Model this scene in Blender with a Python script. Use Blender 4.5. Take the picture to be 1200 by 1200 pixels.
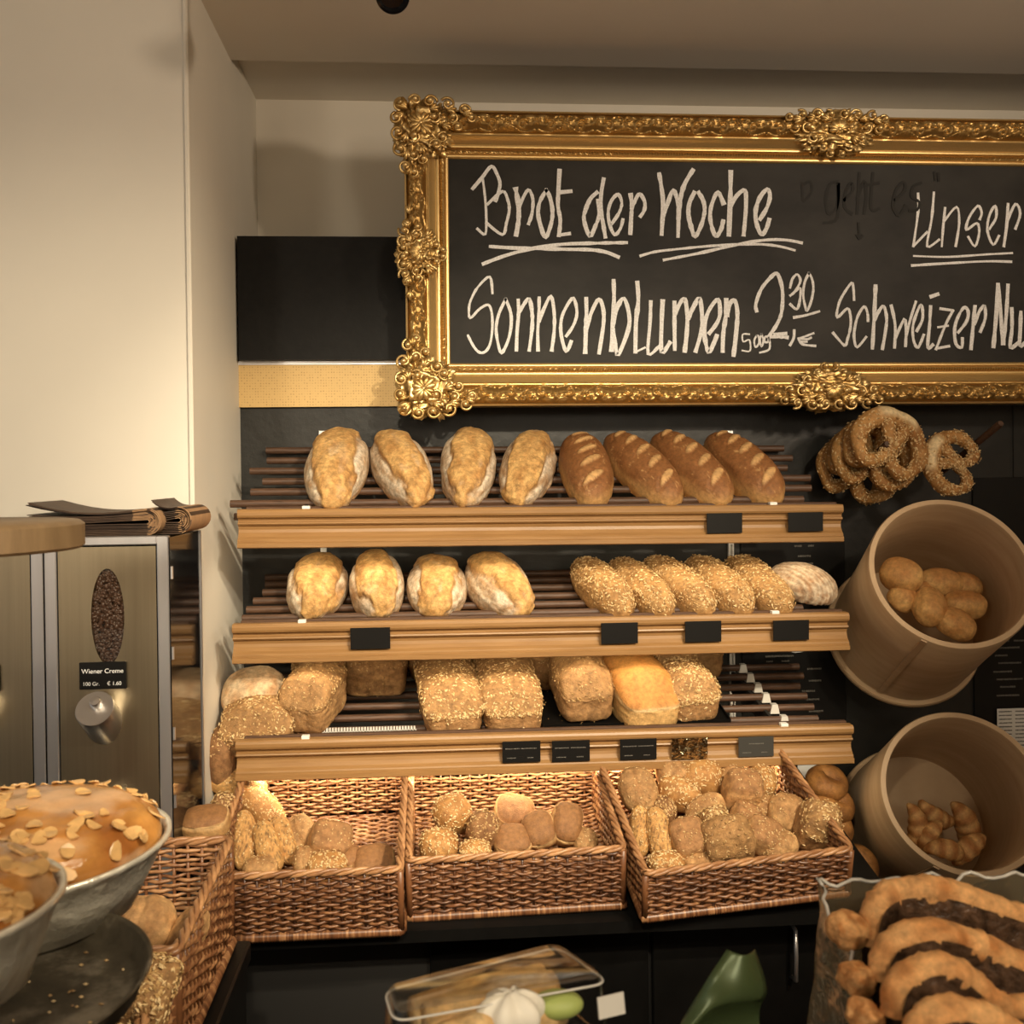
import bpy, math, random
import numpy as np
from mathutils import Matrix, Vector, Euler

for _o in list(bpy.data.objects):
    bpy.data.objects.remove(_o, do_unlink=True)
SC = bpy.context.scene
COL = SC.collection
R = math.radians

# ---------------------------------------------------------------- camera
F_PX, PP = 1200.0, (600.0, 564.0)
YAW, PITCH, ROLL = R(4.3), R(-0.5), R(0.7)
CAM = Vector((0, 0, 1.6))
_f = Vector((math.sin(YAW) * math.cos(PITCH), math.cos(YAW) * math.cos(PITCH), math.sin(PITCH)))
_r = Vector((math.cos(YAW), -math.sin(YAW), 0))
_u = _r.cross(_f)
_r, _u = _r * math.cos(ROLL) - _u * math.sin(ROLL), _u * math.cos(ROLL) + _r * math.sin(ROLL)


def at(px, py, Y):
    """the point at depth Y (distance in front of the viewer) seen at picture point px, py"""
    d = _f + _r * ((px - PP[0]) / F_PX) - _u * ((py - PP[1]) / F_PX)
    return CAM + d * (Y / d.y)


cam_d = bpy.data.cameras.new('camera')
cam = bpy.data.objects.new('camera', cam_d)
COL.objects.link(cam)
cam.matrix_world = Matrix(((_r.x, _u.x, -_f.x, CAM.x), (_r.y, _u.y, -_f.y, CAM.y), (_r.z, _u.z, -_f.z, CAM.z), (0, 0, 0, 1)))
cam_d.sensor_width = 36
cam_d.lens = 36
cam_d.shift_y = -(600 - PP[1]) / 1200
cam_d.clip_start = 0.02
cam_d.dof.use_dof = True
cam_d.dof.focus_distance = 2.05
cam_d.dof.aperture_fstop = 13
SC.camera = cam

# ---------------------------------------------------------------- light
SC.view_settings.view_transform = 'Standard'
SC.view_settings.look = 'None'
SC.view_settings.exposure = 0.0
SC.view_settings.gamma = 1
SC.view_settings.use_curve_mapping = False
SC.cycles.use_denoising = True
SC.cycles.max_bounces = 6
SC.cycles.transparent_max_bounces = 12
SC.cycles.caustics_reflective = False
SC.cycles.caustics_refractive = False
SC.cycles.sample_clamp_indirect = 4

W = bpy.data.worlds.new('world')
SC.world = W
W.use_nodes = True
W.node_tree.nodes['Background'].inputs[0].default_value = (0.80, 0.88, 1.0, 1)
W.node_tree.nodes['Background'].inputs[1].default_value = 0.35


def spot(name, loc, target, power, size, blend=0.4, col=(1.0, 0.85, 0.62), rad=0.03):
    d = bpy.data.lights.new(name, 'SPOT')
    d.energy, d.spot_size, d.spot_blend, d.color, d.shadow_soft_size = power, R(size), blend, col, rad
    o = bpy.data.objects.new(name, d)
    COL.objects.link(o)
    o.location = loc
    o.rotation_euler = (Vector(target) - Vector(loc)).to_track_quat('-Z', 'Y').to_euler()
    return o


spot('spot_lamp', (0.80, -0.35, 2.46), (0.20, 2.2, 1.30), 150, 38, 0.8)
spot('spot_lamp', (-0.10, -0.30, 2.46), (0.05, 2.15, 1.10), 125, 42, 0.8)
spot('spot_lamp', (1.05, 0.1, 2.46), (0.36, 1.9, 0.95), 135, 30, 0.8)
spot('spot_lamp', (0.75, 0.2, 2.46), (-0.75, 1.9, 1.15), 150, 52, 0.9)
spot('spot_lamp', (0.0, -0.6, 2.46), (-0.3, 0.85, 1.25), 34, 40, 0.8)
spot('spot_lamp', (1.0, -0.6, 2.46), (0.5, 0.75, 1.2), 40, 40, 0.8)
spot('ceiling_fill', (1.5, 0.35, 2.22), (0.55, 1.75, 2.52), 58, 100, 0.9, (1.0, 0.80, 0.60), 0.08)  # added unseen fill light, aimed up to brighten the ceiling
for _x in (-1.2, 0.9):          # added fill lights behind the viewer, to brighten the ceiling
    _pd = bpy.data.lights.new('rear_fill', 'POINT')
    _pd.energy, _pd.color, _pd.shadow_soft_size = 34, (1.0, 0.86, 0.66), 0.16
    _po = bpy.data.objects.new('rear_fill', _pd)
    COL.objects.link(_po)
    _po.location = (_x, -1.3, 2.0)

# ---------------------------------------------------------------- materials


def s2l(*c):
    return tuple((x / 255 / 12.92) if x / 255 <= 0.04045 else ((x / 255 + 0.055) / 1.055) ** 2.4 for x in c)


class NT:
    def __init__(self, name):
        self.m = bpy.data.materials.new(name)
        self.m.use_nodes = True
        self.t = self.m.node_tree
        self.b = self.t.nodes['Principled BSDF']

    def n(self, typ, **kw):
        nd = self.t.nodes.new(typ)
        for k, v in kw.items():
            if k.startswith('i_'):
                nd.inputs[k[2:].replace('_', ' ')].default_value = v
            else:
                setattr(nd, k, v)
        return nd

    def l(self, a, ao, b, bi):
        self.t.links.new(a.outputs[ao], b.inputs[bi])

    def coords(self, scale=(1, 1, 1), kind='Object'):
        tc = self.n('ShaderNodeTexCoord')
        mp = self.n('ShaderNodeMapping')
        mp.inputs['Scale'].default_value = scale
        self.l(tc, kind, mp, 'Vector')
        return mp

    def noise(self, mp, scale, detail=4, rough=0.55):
        nz = self.n('ShaderNodeTexNoise')
        nz.inputs['Scale'].default_value = scale
        nz.inputs['Detail'].default_value = detail
        nz.inputs['Roughness'].default_value = rough
        self.l(mp, 'Vector', nz, 'Vector')
        return nz

    def ramp(self, src, so, stops):
        rp = self.n('ShaderNodeValToRGB')
        el = rp.color_ramp.elements
        el[0].position, el[0].color = stops[0][0], (*stops[0][1], 1)
        el[1].position, el[1].color = stops[-1][0], (*stops[-1][1], 1)
        for p, c in stops[1:-1]:
            e = el.new(p)
            e.color = (*c, 1)
        self.l(src, so, rp, 'Fac')
        return rp

    def bump(self, src, so, strength, dist=0.002):
        bp = self.n('ShaderNodeBump')
        bp.inputs['Strength'].default_value = strength
        bp.inputs['Distance'].default_value = dist
        self.l(src, so, bp, 'Height')
        self.l(bp, 'Normal', self.b, 'Normal')
        return bp

    def set(self, rough=0.5, metal=0.0, spec=0.5, col=None):
        self.b.inputs['Roughness'].default_value = rough
        self.b.inputs['Metallic'].default_value = metal
        self.b.inputs['Specular IOR Level'].default_value = spec
        if col:
            self.b.inputs['Base Color'].default_value = (*col, 1)
        return self


def plain(name, col, rough=0.5, metal=0.0, spec=0.5, nscale=0, namt=0.15, bump=0.0, bdist=0.001, stretch=(1, 1, 1)):
    t = NT(name).set(rough, metal, spec, col)
    if nscale:
        mp = t.coords(stretch)
        nz = t.noise(mp, nscale)
        a = tuple(c * (1 - namt) for c in col)
        b = tuple(min(1, c * (1 + namt)) for c in col)
        rp = t.ramp(nz, 'Fac', [(0.3, a), (0.7, b)])
        t.l(rp, 'Color', t.b, 'Base Color')
        if bump:
            t.bump(nz, 'Fac', bump, bdist)
    return t.m


def tone_mat(name, stops, rough=0.5, metal=0.0, nscale=60, nmix=0.35, bump=0.3, spec=0.5, stretch=(1, 1, 1)):
    """colour from the per-vertex attribute 'tone' through a ramp, broken up by noise"""
    t = NT(name).set(rough, metal, spec)
    at_ = t.n('ShaderNodeAttribute', attribute_name='tone')
    mp = t.coords(stretch)
    nz = t.noise(mp, nscale)
    ma = t.n('ShaderNodeMath', operation='MULTIPLY_ADD')
    t.l(nz, 'Fac', ma, 0)
    ma.inputs[1].default_value = nmix
    sb = t.n('ShaderNodeMath', operation='SUBTRACT')
    t.l(at_, 'Fac', sb, 0)
    sb.inputs[1].default_value = nmix * 0.5
    t.l(sb, 'Value', ma, 2)
    rp = t.ramp(ma, 'Value', stops)
    t.l(rp, 'Color', t.b, 'Base Color')
    if bump:
        t.bump(nz, 'Fac', bump, 0.001)
    return t.m


def bread_mat(name, scale=90, mott=0.35, bump=0.6, rough=0.62, cracks=0.0, bdist=0.0025):
    t = NT(name).set(rough, 0, 0.35)
    at_ = t.n('ShaderNodeAttribute', attribute_name='col')
    mp = t.coords()
    nz = t.noise(mp, scale, 5, 0.62)
    rp = t.ramp(nz, 'Fac', [(0.28, (1 - mott,) * 3), (0.72, (1 + mott,) * 3)])
    mx = t.n('ShaderNodeMix', data_type='RGBA', blend_type='MULTIPLY')
    mx.inputs['Factor'].default_value = 1
    t.l(at_, 'Color', mx, 'A')
    t.l(rp, 'Color', mx, 'B')
    out = mx
    if cracks:
        vo = t.n('ShaderNodeTexVoronoi', feature='DISTANCE_TO_EDGE')
        vo.inputs['Scale'].default_value = 60
        wn = t.noise(mp, 18, 3)
        av = t.n('ShaderNodeMix', data_type='RGBA')
        av.inputs['Factor'].default_value = 0.12
        t.l(mp, 'Vector', av, 'A')
        t.l(wn, 'Color', av, 'B')
        t.l(av, 'Result', vo, 'Vector')
        rc = t.ramp(vo, 'Distance', [(0.0, (1 - cracks,) * 3), (0.06, (1, 1, 1))])
        m2 = t.n('ShaderNodeMix', data_type='RGBA', blend_type='MULTIPLY')
        m2.inputs['Factor'].default_value = 1
        t.l(mx, 'Result', m2, 'A')
        t.l(rc, 'Color', m2, 'B')
        out = m2
    t.l(out, 'Result', t.b, 'Base Color')
    n2 = t.noise(mp, scale * 2.2, 6, 0.7)
    t.bump(n2, 'Fac', bump, bdist)
    return t.m


def glass_mat(name, tint=(0.9, 0.88, 0.8), alpha_front=0.12, rough=0.06, wrinkle=0.0, fres=0.8):
    """thin clear film or plastic sheet: mostly see-through, glossy at grazing angles"""
    t = NT(name)
    nt = t.t
    tr = t.n('ShaderNodeBsdfTransparent')
    tr.inputs[0].default_value = (*tint, 1)
    gl = t.n('ShaderNodeBsdfGlossy')
    gl.inputs['Roughness'].default_value = rough
    lw = t.n('ShaderNodeLayerWeight')
    lw.inputs['Blend'].default_value = 0.25
    ma = t.n('ShaderNodeMath', operation='MULTIPLY_ADD')
    t.l(lw, 'Fresnel', ma, 0)
    ma.inputs[1].default_value = fres
    ma.inputs[2].default_value = alpha_front
    mx = t.n('ShaderNodeMixShader')
    t.l(ma, 'Value', mx, 0)
    t.l(tr, 0, mx, 1)
    t.l(gl, 0, mx, 2)
    if wrinkle:
        mp = t.coords()
        nz = t.noise(mp, 38, 3)
        bp = t.n('ShaderNodeBump')
        bp.inputs['Strength'].default_value = wrinkle
        bp.inputs['Distance'].default_value = 0.01
        t.l(nz, 'Fac', bp, 'Height')
        t.l(bp, 'Normal', gl, 'Normal')
    t.l(mx, 0, nt.nodes['Material Output'], 'Surface')
    return t.m


def black_slate():
    t = NT('black_slate').set(0.42, 0, 0.36)
    mp = t.coords((1, 1, 1))
    nz = t.noise(mp, 9, 6, 0.6)
    rp = t.ramp(nz, 'Fac', [(0.3, (0.010, 0.010, 0.009)), (0.75, (0.022, 0.021, 0.019))])
    t.l(rp, 'Color', t.b, 'Base Color')
    n2 = t.noise(mp, 34, 5, 0.6)
    t.bump(n2, 'Fac', 0.35, 0.003)
    return t.m


def wood(name, a, b, scale=14, stretch=(1, 8, 8), rough=0.45, bump=0.08):
    t = NT(name).set(rough, 0, 0.4)
    mp = t.coords(stretch)
    nz = t.noise(mp, scale, 6, 0.6)
    rp = t.ramp(nz, 'Fac', [(0.25, a), (0.75, b)])
    t.l(rp, 'Color', t.b, 'Base Color')
    t.bump(nz, 'Fac', bump, 0.002)
    return t.m


def mesh_strip_mat():
    """fine woven brass loudspeaker cloth"""
    t = NT('brass_mesh').set(0.45, 0.3, 0.5)
    mp = t.coords((1, 1, 1))
    ck = t.n('ShaderNodeTexVoronoi', feature='F1')
    ck.inputs['Scale'].default_value = 165
    ck.inputs['Randomness'].default_value = 0.15
    t.l(mp, 'Vector', ck, 'Vector')
    rp = t.ramp(ck, 'Distance', [(0.15, (0.24, 0.13, 0.04)), (0.42, (0.62, 0.42, 0.17))])
    t.l(rp, 'Color', t.b, 'Base Color')
    return t.m


def chalkboard_mat():
    t = NT('chalkboard').set(0.55, 0, 0.22)
    mp = t.coords((1.2, 1, 2.0))
    nz = t.noise(mp, 3.2, 5, 0.6)
    rp = t.ramp(nz, 'Fac', [(0.35, (0.012, 0.011, 0.010)), (0.75, (0.040, 0.037, 0.032))])
    t.l(rp, 'Color', t.b, 'Base Color')
    return t.m


M = {}
M['wall'] = plain('wall_paint', (0.76, 0.71, 0.61), 0.6, nscale=3, namt=0.03)
M['ceil'] = plain('ceiling_paint', (0.78, 0.72, 0.62), 0.55, nscale=2, namt=0.02)
M['black'] = black_slate()
M['fascia'] = plain('black_lacquer', (0.008, 0.0075, 0.007), 0.45, 0, 0.15, nscale=60, namt=0.2, bump=0.25, bdist=0.002)
M['mesh'] = mesh_strip_mat()
M['floor'] = wood('floor_boards', (0.20, 0.09, 0.03), (0.36, 0.18, 0.07), 6, (8, 1, 1), 0.4)
M['oak'] = wood('oak_moulding', (0.245, 0.128, 0.046), (0.335, 0.188, 0.074), 10, (1, 14, 14), 0.36)
M['rod'] = wood('dark_rod', (0.035, 0.018, 0.010), (0.12, 0.062, 0.036), 30, (1, 12, 12), 0.5, 0.2)
M['birch'] = wood('birch_ply', (0.42, 0.28, 0.155), (0.55, 0.39, 0.235), 7, (1, 1, 6), 0.5, 0.05)
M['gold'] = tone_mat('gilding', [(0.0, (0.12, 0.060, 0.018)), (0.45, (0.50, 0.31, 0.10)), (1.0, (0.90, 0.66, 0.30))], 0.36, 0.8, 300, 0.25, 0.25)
M['chalk'] = plain('chalk_marker', (0.90, 0.89, 0.85), 0.8, nscale=260, namt=0.22)
M['ghost'] = plain('wiped_chalk', (0.0155, 0.0145, 0.0125), 0.6, 0, 0.22)
M['board'] = chalkboard_mat()
M['wicker'] = tone_mat('wicker', [(0.0, (0.040, 0.014, 0.007)), (0.5, (0.185, 0.075, 0.030)), (1.0, (0.48, 0.255, 0.115))], 0.36, 0, 90, 0.5, 0.3)
M['alu'] = plain('aluminium', (0.66, 0.65, 0.66), 0.32, 0.9, nscale=40, namt=0.06, stretch=(1, 1, 0.05))
M['steel'] = plain('brushed_steel', (0.46, 0.385, 0.26), 0.34, 1.0, nscale=180, namt=0.05, stretch=(1, 1, 0.02))
M['chrome'] = plain('chrome', (0.90, 0.88, 0.85), 0.30, 1.0)
M['gloss_black'] = plain('gloss_black', (0.006, 0.006, 0.007), 0.10, 0, 0.5)
M['card'] = plain('card_black', (0.008, 0.0075, 0.007), 0.4, 0, 0.2)
M['card_grey'] = plain('card_grey', (0.040, 0.039, 0.035), 0.45)
M['card_print'] = plain('card_print', (0.17, 0.16, 0.14), 0.6)
M['foil_card'] = plain('foil_card', (0.75, 0.65, 0.42), 0.12, 1.0, nscale=30, namt=0.2, bump=0.8, bdist=0.01)
M['white'] = plain('white_plastic', (0.78, 0.77, 0.73), 0.4)
M['clip'] = plain('clear_clip', (0.62, 0.60, 0.55), 0.25)
M['rail'] = plain('rail_metal', (0.70, 0.70, 0.68), 0.35, 0.7)
M['dark'] = plain('dark_void', (0.010, 0.009, 0.008), 0.7)
M['counter'] = plain('black_counter', (0.005, 0.0047, 0.0044), 0.4, 0, 0.14, nscale=20, namt=0.2)
M['paper_out'] = plain('brown_paper_print', (0.060, 0.032, 0.017), 0.6, nscale=40, namt=0.3)
M['paper_in'] = plain('kraft_paper', (0.36, 0.21, 0.105), 0.75, nscale=50, namt=0.15)
M['paper'] = plain('white_paper', (0.72, 0.71, 0.68), 0.7)
M['bean'] = plain('coffee_bean', (0.085, 0.045, 0.030), 0.38, nscale=120, namt=0.35)
_t = NT('iron_pan').set(0.45, 0.3, 0.5)
_mp = _t.coords((1, 1, 1))
_nz = _t.noise(_mp, 14, 8, 0.68)
_t.l(_t.ramp(_nz, 'Fac', [(0.32, (0.030, 0.024, 0.016)), (0.50, (0.075, 0.062, 0.042)), (0.66, (0.27, 0.235, 0.18))]), 'Color', _t.b, 'Base Color')
_t.bump(_nz, 'Fac', 0.3, 0.002)
M['pan'] = _t.m
M['foil'] = plain('foil_dish', (0.86, 0.82, 0.70), 0.32, 0.55, nscale=45, namt=0.12, bump=0.9, bdist=0.004)
M['almond'] = plain('almond_slice', (0.60, 0.36, 0.14), 0.35, nscale=80, namt=0.2)
M['glaze'] = bread_mat('glazed_cake', 26, 0.30, 0.25, 0.16, bdist=0.004)
M['film'] = glass_mat('cellophane', (0.86, 0.82, 0.70), 0.08, 0.16, 0.6, 0.5)
_nt = M['film'].node_tree
_df = _nt.nodes.new('ShaderNodeBsdfTranslucent')
_df.inputs[0].default_value = (0.62, 0.54, 0.36, 1)
_d2 = _nt.nodes.new('ShaderNodeBsdfDiffuse')
_d2.inputs[0].default_value = (0.52, 0.45, 0.30, 1)
_ms = _nt.nodes.new('ShaderNodeMixShader')
_nt.links.new(_df.outputs[0], _ms.inputs[1])
_nt.links.new(_d2.outputs[0], _ms.inputs[2])
_m2 = _nt.nodes.new('ShaderNodeMixShader')
_m2.inputs[0].default_value = 0.30
_old = _nt.nodes['Material Output'].inputs['Surface'].links[0].from_socket
_nt.links.new(_old, _m2.inputs[1])
_nt.links.new(_ms.outputs[0], _m2.inputs[2])
_nt.links.new(_m2.outputs[0], _nt.nodes['Material Output'].inputs['Surface'])
M['clear'] = glass_mat('clear_plastic', (0.90, 0.89, 0.86), 0.03, 0.10, 0, 0.45)
M['pane'] = glass_mat('window_glass', (0.92, 0.92, 0.9), 0.04, 0.03)
M['ribbon'] = plain('green_satin', (0.060, 0.088, 0.034), 0.30, 0.3, nscale=8, namt=0.1)
M['crust'] = bread_mat('crust', 100, 0.40, 1.0)
M['torn'] = bread_mat('rustic_crust', 95, 0.42, 0.9, 0.7, 0.28)
M['rollm'] = bread_mat('roll_crust', 120, 0.30, 0.8, 0.5)
M['seed'] = tone_mat('seed', [(0.0, (0.17, 0.085, 0.028)), (0.4, (0.50, 0.31, 0.12)), (1.0, (0.80, 0.60, 0.32))], 0.55, 0, 40, 0.1, 0)
M['pastry'] = bread_mat('flaky_pastry', 120, 0.35, 0.9, 0.5)
M['filling'] = plain('dark_filling', (0.085, 0.046, 0.026), 0.28, nscale=90, namt=0.8, bump=1.0, bdist=0.004)
M['cream'] = plain('whipped_cream', (0.80, 0.76, 0.66), 0.5)
M['green'] = plain('green_icing', (0.35, 0.42, 0.12), 0.5)
M['stand'] = wood('stand_wood', (0.105, 0.066, 0.032), (0.17, 0.11, 0.056), 12, (6, 6, 1), 0.5)
M['panel'] = wood('counter_wood', (0.34, 0.16, 0.06), (0.48, 0.25, 0.10), 5, (1, 1, 8), 0.5)
M['led'] = NT('led_diffuser').set(0.4).m
M['led'].node_tree.nodes['Principled BSDF'].inputs['Emission Color'].default_value = (1, 0.80, 0.50, 1)
M['led'].node_tree.nodes['Principled BSDF'].inputs['Emission Strength'].default_value = 3.0
M['lens'] = NT('lamp_lens').set(0.3).m
M['lens'].node_tree.nodes['Principled BSDF'].inputs['Emission Color'].default_value = (1, 0.75, 0.45, 1)
M['lens'].node_tree.nodes['Principled BSDF'].inputs['Emission Strength'].default_value = 1.5

# ---------------------------------------------------------------- mesh helpers


class MB:
    def __init__(self):
        self.v, self.f, self.t, self.c, self.n = [], [], [], [], 0

    def add(self, V, F, tone=0.5, col=None):
        V = np.asarray(V, float).reshape(-1, 3)
        k = len(V)
        self.v.append(V)
        n0 = self.n
        self.f.extend([tuple(int(i) + n0 for i in q) for q in F])
        self.t.append(np.broadcast_to(np.asarray(tone, float), (k,)))
        if col is not None:
            self.c.append(np.broadcast_to(np.asarray(col, float), (k, 3)))
        self.n += k
        return self

    def box(self, lo, hi, tone=0.5, bev=0.0):
        lo, hi = np.minimum(lo, hi).astype(float), np.maximum(lo, hi).astype(float)
        b = min(bev, *(0.45 * (hi - lo)))
        if b <= 0:
            V = [(x, y, z) for z in (lo[2], hi[2]) for y in (lo[1], hi[1]) for x in (lo[0], hi[0])]
            F = [(0, 2, 3, 1), (4, 5, 7, 6), (0, 1, 5, 4), (2, 6, 7, 3), (0, 4, 6, 2), (1, 3, 7, 5)]
            return self.add(V, F, tone)
        bm = CH.get('b')
        V = []
        idx = {}
        for sx in (0, 1):
            for sy in (0, 1):
                for sz in (0, 1):
                    s = (sx, sy, sz)
                    for ax in range(3):
                        p = [(hi[i] - b if s[i] else lo[i] + b) for i in range(3)]
                        p[ax] = hi[ax] if s[ax] else lo[ax]
                        idx[(s, ax)] = len(V)
                        V.append(p)
        F = []
        for ax in range(3):
            o = [i for i in range(3) if i != ax]
            for sv in (0, 1):
                q = []
                for (a, c) in ((0, 0), (1, 0), (1, 1), (0, 1)):
                    s = [0, 0, 0]
                    s[ax], s[o[0]], s[o[1]] = sv, a, c
                    q.append(idx[(tuple(s), ax)])
                F.append(q)
        for ax in range(3):
            o = [i for i in range(3) if i != ax]
            for a in (0, 1):
                for c in (0, 1):
                    s0, s1 = [0] * 3, [0] * 3
                    s0[ax], s1[ax] = 0, 1
                    for s in (s0, s1):
                        s[o[0]], s[o[1]] = a, c
                    F.append([idx[(tuple(s0), o[0])], idx[(tuple(s1), o[0])], idx[(tuple(s1), o[1])], idx[(tuple(s0), o[1])]])
        for sx in (0, 1):
            for sy in (0, 1):
                for sz in (0, 1):
                    s = (sx, sy, sz)
                    F.append([idx[(s, 0)], idx[(s, 1)], idx[(s, 2)]])
        V = np.array(V)
        cen = (lo + hi) / 2
        F2 = []
        for q in F:
            nrm = np.cross(V[q[1]] - V[q[0]], V[q[2]] - V[q[0]])
            F2.append(q if np.dot(nrm, V[list(q)].mean(0) - cen) > 0 else q[::-1])
        return self.add(V, F2, tone)

    def tube(self, pts, r, n=8, tone=0.5, caps=True, closed=False, flat=1.0):
        P = np.asarray([tuple(p) for p in pts], float)
        k = len(P)
        rr = np.broadcast_to(np.asarray(r, float), (k,))
        if closed:
            T = np.roll(P, -1, 0) - np.roll(P, 1, 0)
        else:
            T = np.gradient(P, axis=0)
        T /= np.linalg.norm(T, axis=1)[:, None] + 1e-12
        up = np.array((0.0, 0.0, 1.0)) if abs(T[0][2]) < 0.9 else np.array((1.0, 0, 0))
        A = np.cross(T[0], up)
        A /= np.linalg.norm(A)
        V = []
        ang = np.arange(n) * 2 * math.pi / n
        for i in range(k):
            A = A - T[i] * np.dot(A, T[i])
            A /= np.linalg.norm(A) + 1e-12
            B = np.cross(T[i], A)
            V.append(P[i] + rr[i] * (np.cos(ang)[:, None] * A + flat * np.sin(ang)[:, None] * B))
        V = np.concatenate(V)
        F = []
        for i in range(k if closed else k - 1):
            j = (i + 1) % k
            for a in range(n):
                b = (a + 1) % n
                F.append((i * n + a, i * n + b, j * n + b, j * n + a))
        if caps and not closed:
            F.append(tuple(range(n))[::-1])
            F.append(tuple((k - 1) * n + a for a in range(n)))
        tt = tone if np.ndim(tone) == 0 else np.repeat(np.asarray(tone), n)
        return self.add(V, F, tt)

    def lathe(self, prof, n=48, mat=None, tone=0.5, wob=None, col=None):
        """profile (radius, height) turned about local z"""
        ang = np.arange(n) * 2 * math.pi / n
        V = []
        for j, (r, z) in enumerate(prof):
            rr = r * np.ones(n)
            zz = z * np.ones(n)
            if wob:
                rr, zz = wob(j, ang, rr, zz)
            V.append(np.stack([rr * np.cos(ang), rr * np.sin(ang), zz], 1))
        V = np.concatenate(V)
        F = []
        for j in range(len(prof) - 1):
            for a in range(n):
                b = (a + 1) % n
                F.append((j * n + a, j * n + b, (j + 1) * n + b, (j + 1) * n + a))
        if prof[0][0] > 1e-6:
            F.append(tuple(range(n))[::-1])
        if prof[-1][0] > 1e-6:
            F.append(tuple((len(prof) - 1) * n + a for a in range(n)))
        if mat is not None:
            V = xf(mat, V)
        return self.add(V, F, tone, col)

    def extrude(self, prof, x0, x1, tone=0.5):
        """closed (y, z) outline pushed from x0 to x1"""
        k = len(prof)
        V = [(x0, y, z) for y, z in prof] + [(x1, y, z) for y, z in prof]
        F = [(i, (i + 1) % k, k + (i + 1) % k, k + i) for i in range(k)]
        F += [tuple(range(k))[::-1], tuple(range(k, 2 * k))]
        return self.add(V, F, tone)

    def grid(self, V, nu, nv, tone=0.5, col=None, keep=None):
        F = []
        for i in range(nu - 1):
            for j in range(nv - 1):
                q = (i * nv + j, (i + 1) * nv + j, (i + 1) * nv + j + 1, i * nv + j + 1)
                if keep is None or all(keep[a] for a in q):
                    F.append(q)
        return self.add(V, F, tone, col)

    def build(self, name, mat, parent=None, smooth=False, world=False, sharp=None):
        V = np.concatenate(self.v)
        if world and parent is not None:
            V = xf(wm(parent).inverted(), V)
        me = bpy.data.meshes.new(name)
        me.from_pydata(V.tolist(), [], self.f)
        t = me.attributes.new('tone', 'FLOAT', 'POINT')
        t.data.foreach_set('value', np.concatenate(self.t).astype(np.float32))
        if self.c:
            c = np.concatenate(self.c)
            a = me.attributes.new('col', 'FLOAT_COLOR', 'POINT')
            a.data.foreach_set('color', np.concatenate([c, np.ones((len(c), 1))], 1).astype(np.float32).ravel())
        if smooth:
            me.polygons.foreach_set('use_smooth', [True] * len(me.polygons))
            if sharp:
                me.set_sharp_from_angle(angle=R(sharp))
        me.materials.append(mat)
        me.update()
        o = bpy.data.objects.new(name, me)
        COL.objects.link(o)
        if parent is not None:
            o.parent = parent
        return o


CH = {}


def xf(m, V):
    m = np.array(m)
    return np.asarray(V, float) @ m[:3, :3].T + m[:3, 3]


def wm(o):
    m = Matrix.LocRotScale(o.location, o.rotation_euler, o.scale)
    return wm(o.parent) @ m if o.parent else m


def tag(o, label=None, cat=None, group=None, kind=None):
    for k, v in (('label', label), ('category', cat), ('group', group), ('kind', kind)):
        if v:
            o[k] = v
    return o


def thing(name, label, cat, loc=(0, 0, 0), rot=(0, 0, 0), group=None):
    o = bpy.data.objects.new(name, None)
    o.empty_display_size = 0.05
    COL.objects.link(o)
    o.location = loc
    o.rotation_euler = rot
    return tag(o, label, cat, group)


def struct(o):
    o['kind'] = 'structure'
    return o


def stuff(o):
    o['kind'] = 'stuff'
    return o


_rs = np.random.RandomState(7)
_perm = np.concatenate([_rs.permutation(256)] * 3)
_val = _rs.rand(256) * 2 - 1


def vnoise(P):
    P = np.asarray(P, float)
    I = np.floor(P).astype(int)
    fr = P - I
    u = fr * fr * (3 - 2 * fr)
    out = 0
    for dx in (0, 1):
        for dy in (0, 1):
            for dz in (0, 1):
                h = _val[_perm[_perm[_perm[(I[:, 0] + dx) & 255] + ((I[:, 1] + dy) & 255)] + ((I[:, 2] + dz) & 255)]]
                w = (u[:, 0] if dx else 1 - u[:, 0]) * (u[:, 1] if dy else 1 - u[:, 1]) * (u[:, 2] if dz else 1 - u[:, 2])
                out = out + h * w
    return out


def fbm(P, sc, oct=3, seed=0):
    P = np.asarray(P) * sc + seed * 17.31
    a, s, o = 1.0, 0.0, 0.0
    for _ in range(oct):
        o = o + a * vnoise(P)
        s += a
        a *= 0.5
        P = P * 2.03 + 5.1
    return o / s


def sstep(a, b, x):
    t = np.clip((x - a) / (b - a), 0, 1)
    return t * t * (3 - 2 * t)


def mixc(a, b, t):
    a, b = np.asarray(a, float), np.asarray(b, float)
    return a * (1 - t)[:, None] + b * t[:, None]


def cubesphere(n):
    if n in CH:
        return CH[n]
    V, F, ix = [], [], {}
    g = np.tan(np.linspace(-math.pi / 4, math.pi / 4, n + 1))

    def vid(p):
        k = tuple(round(c, 5) for c in p)
        if k not in ix:
            ix[k] = len(V)
            V.append(p)
        return ix[k]
    for ax in range(3):
        for s in (-1, 1):
            a, b = (ax + 1) % 3, (ax + 2) % 3
            for i in range(n):
                for j in range(n):
                    q = []
                    for di, dj in ((0, 0), (1, 0), (1, 1), (0, 1)):
                        p = [0, 0, 0]
                        p[ax], p[a], p[b] = s, g[i + di], g[j + dj]
                        q.append(vid(p))
                    F.append(tuple(q) if s > 0 else tuple(q[::-1]))
    V = np.array(V, float)
    V /= np.linalg.norm(V, axis=1)[:, None]
    CH[n] = (V, F, np.array(F))
    return CH[n]


def vnormals(V, FA):
    n = np.cross(V[FA[:, 2]] - V[FA[:, 0]], V[FA[:, 3]] - V[FA[:, 1]])
    N = np.zeros_like(V)
    for k in range(4):
        np.add.at(N, FA[:, k], n)
    return N / (np.linalg.norm(N, axis=1)[:, None] + 1e-12)


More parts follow.
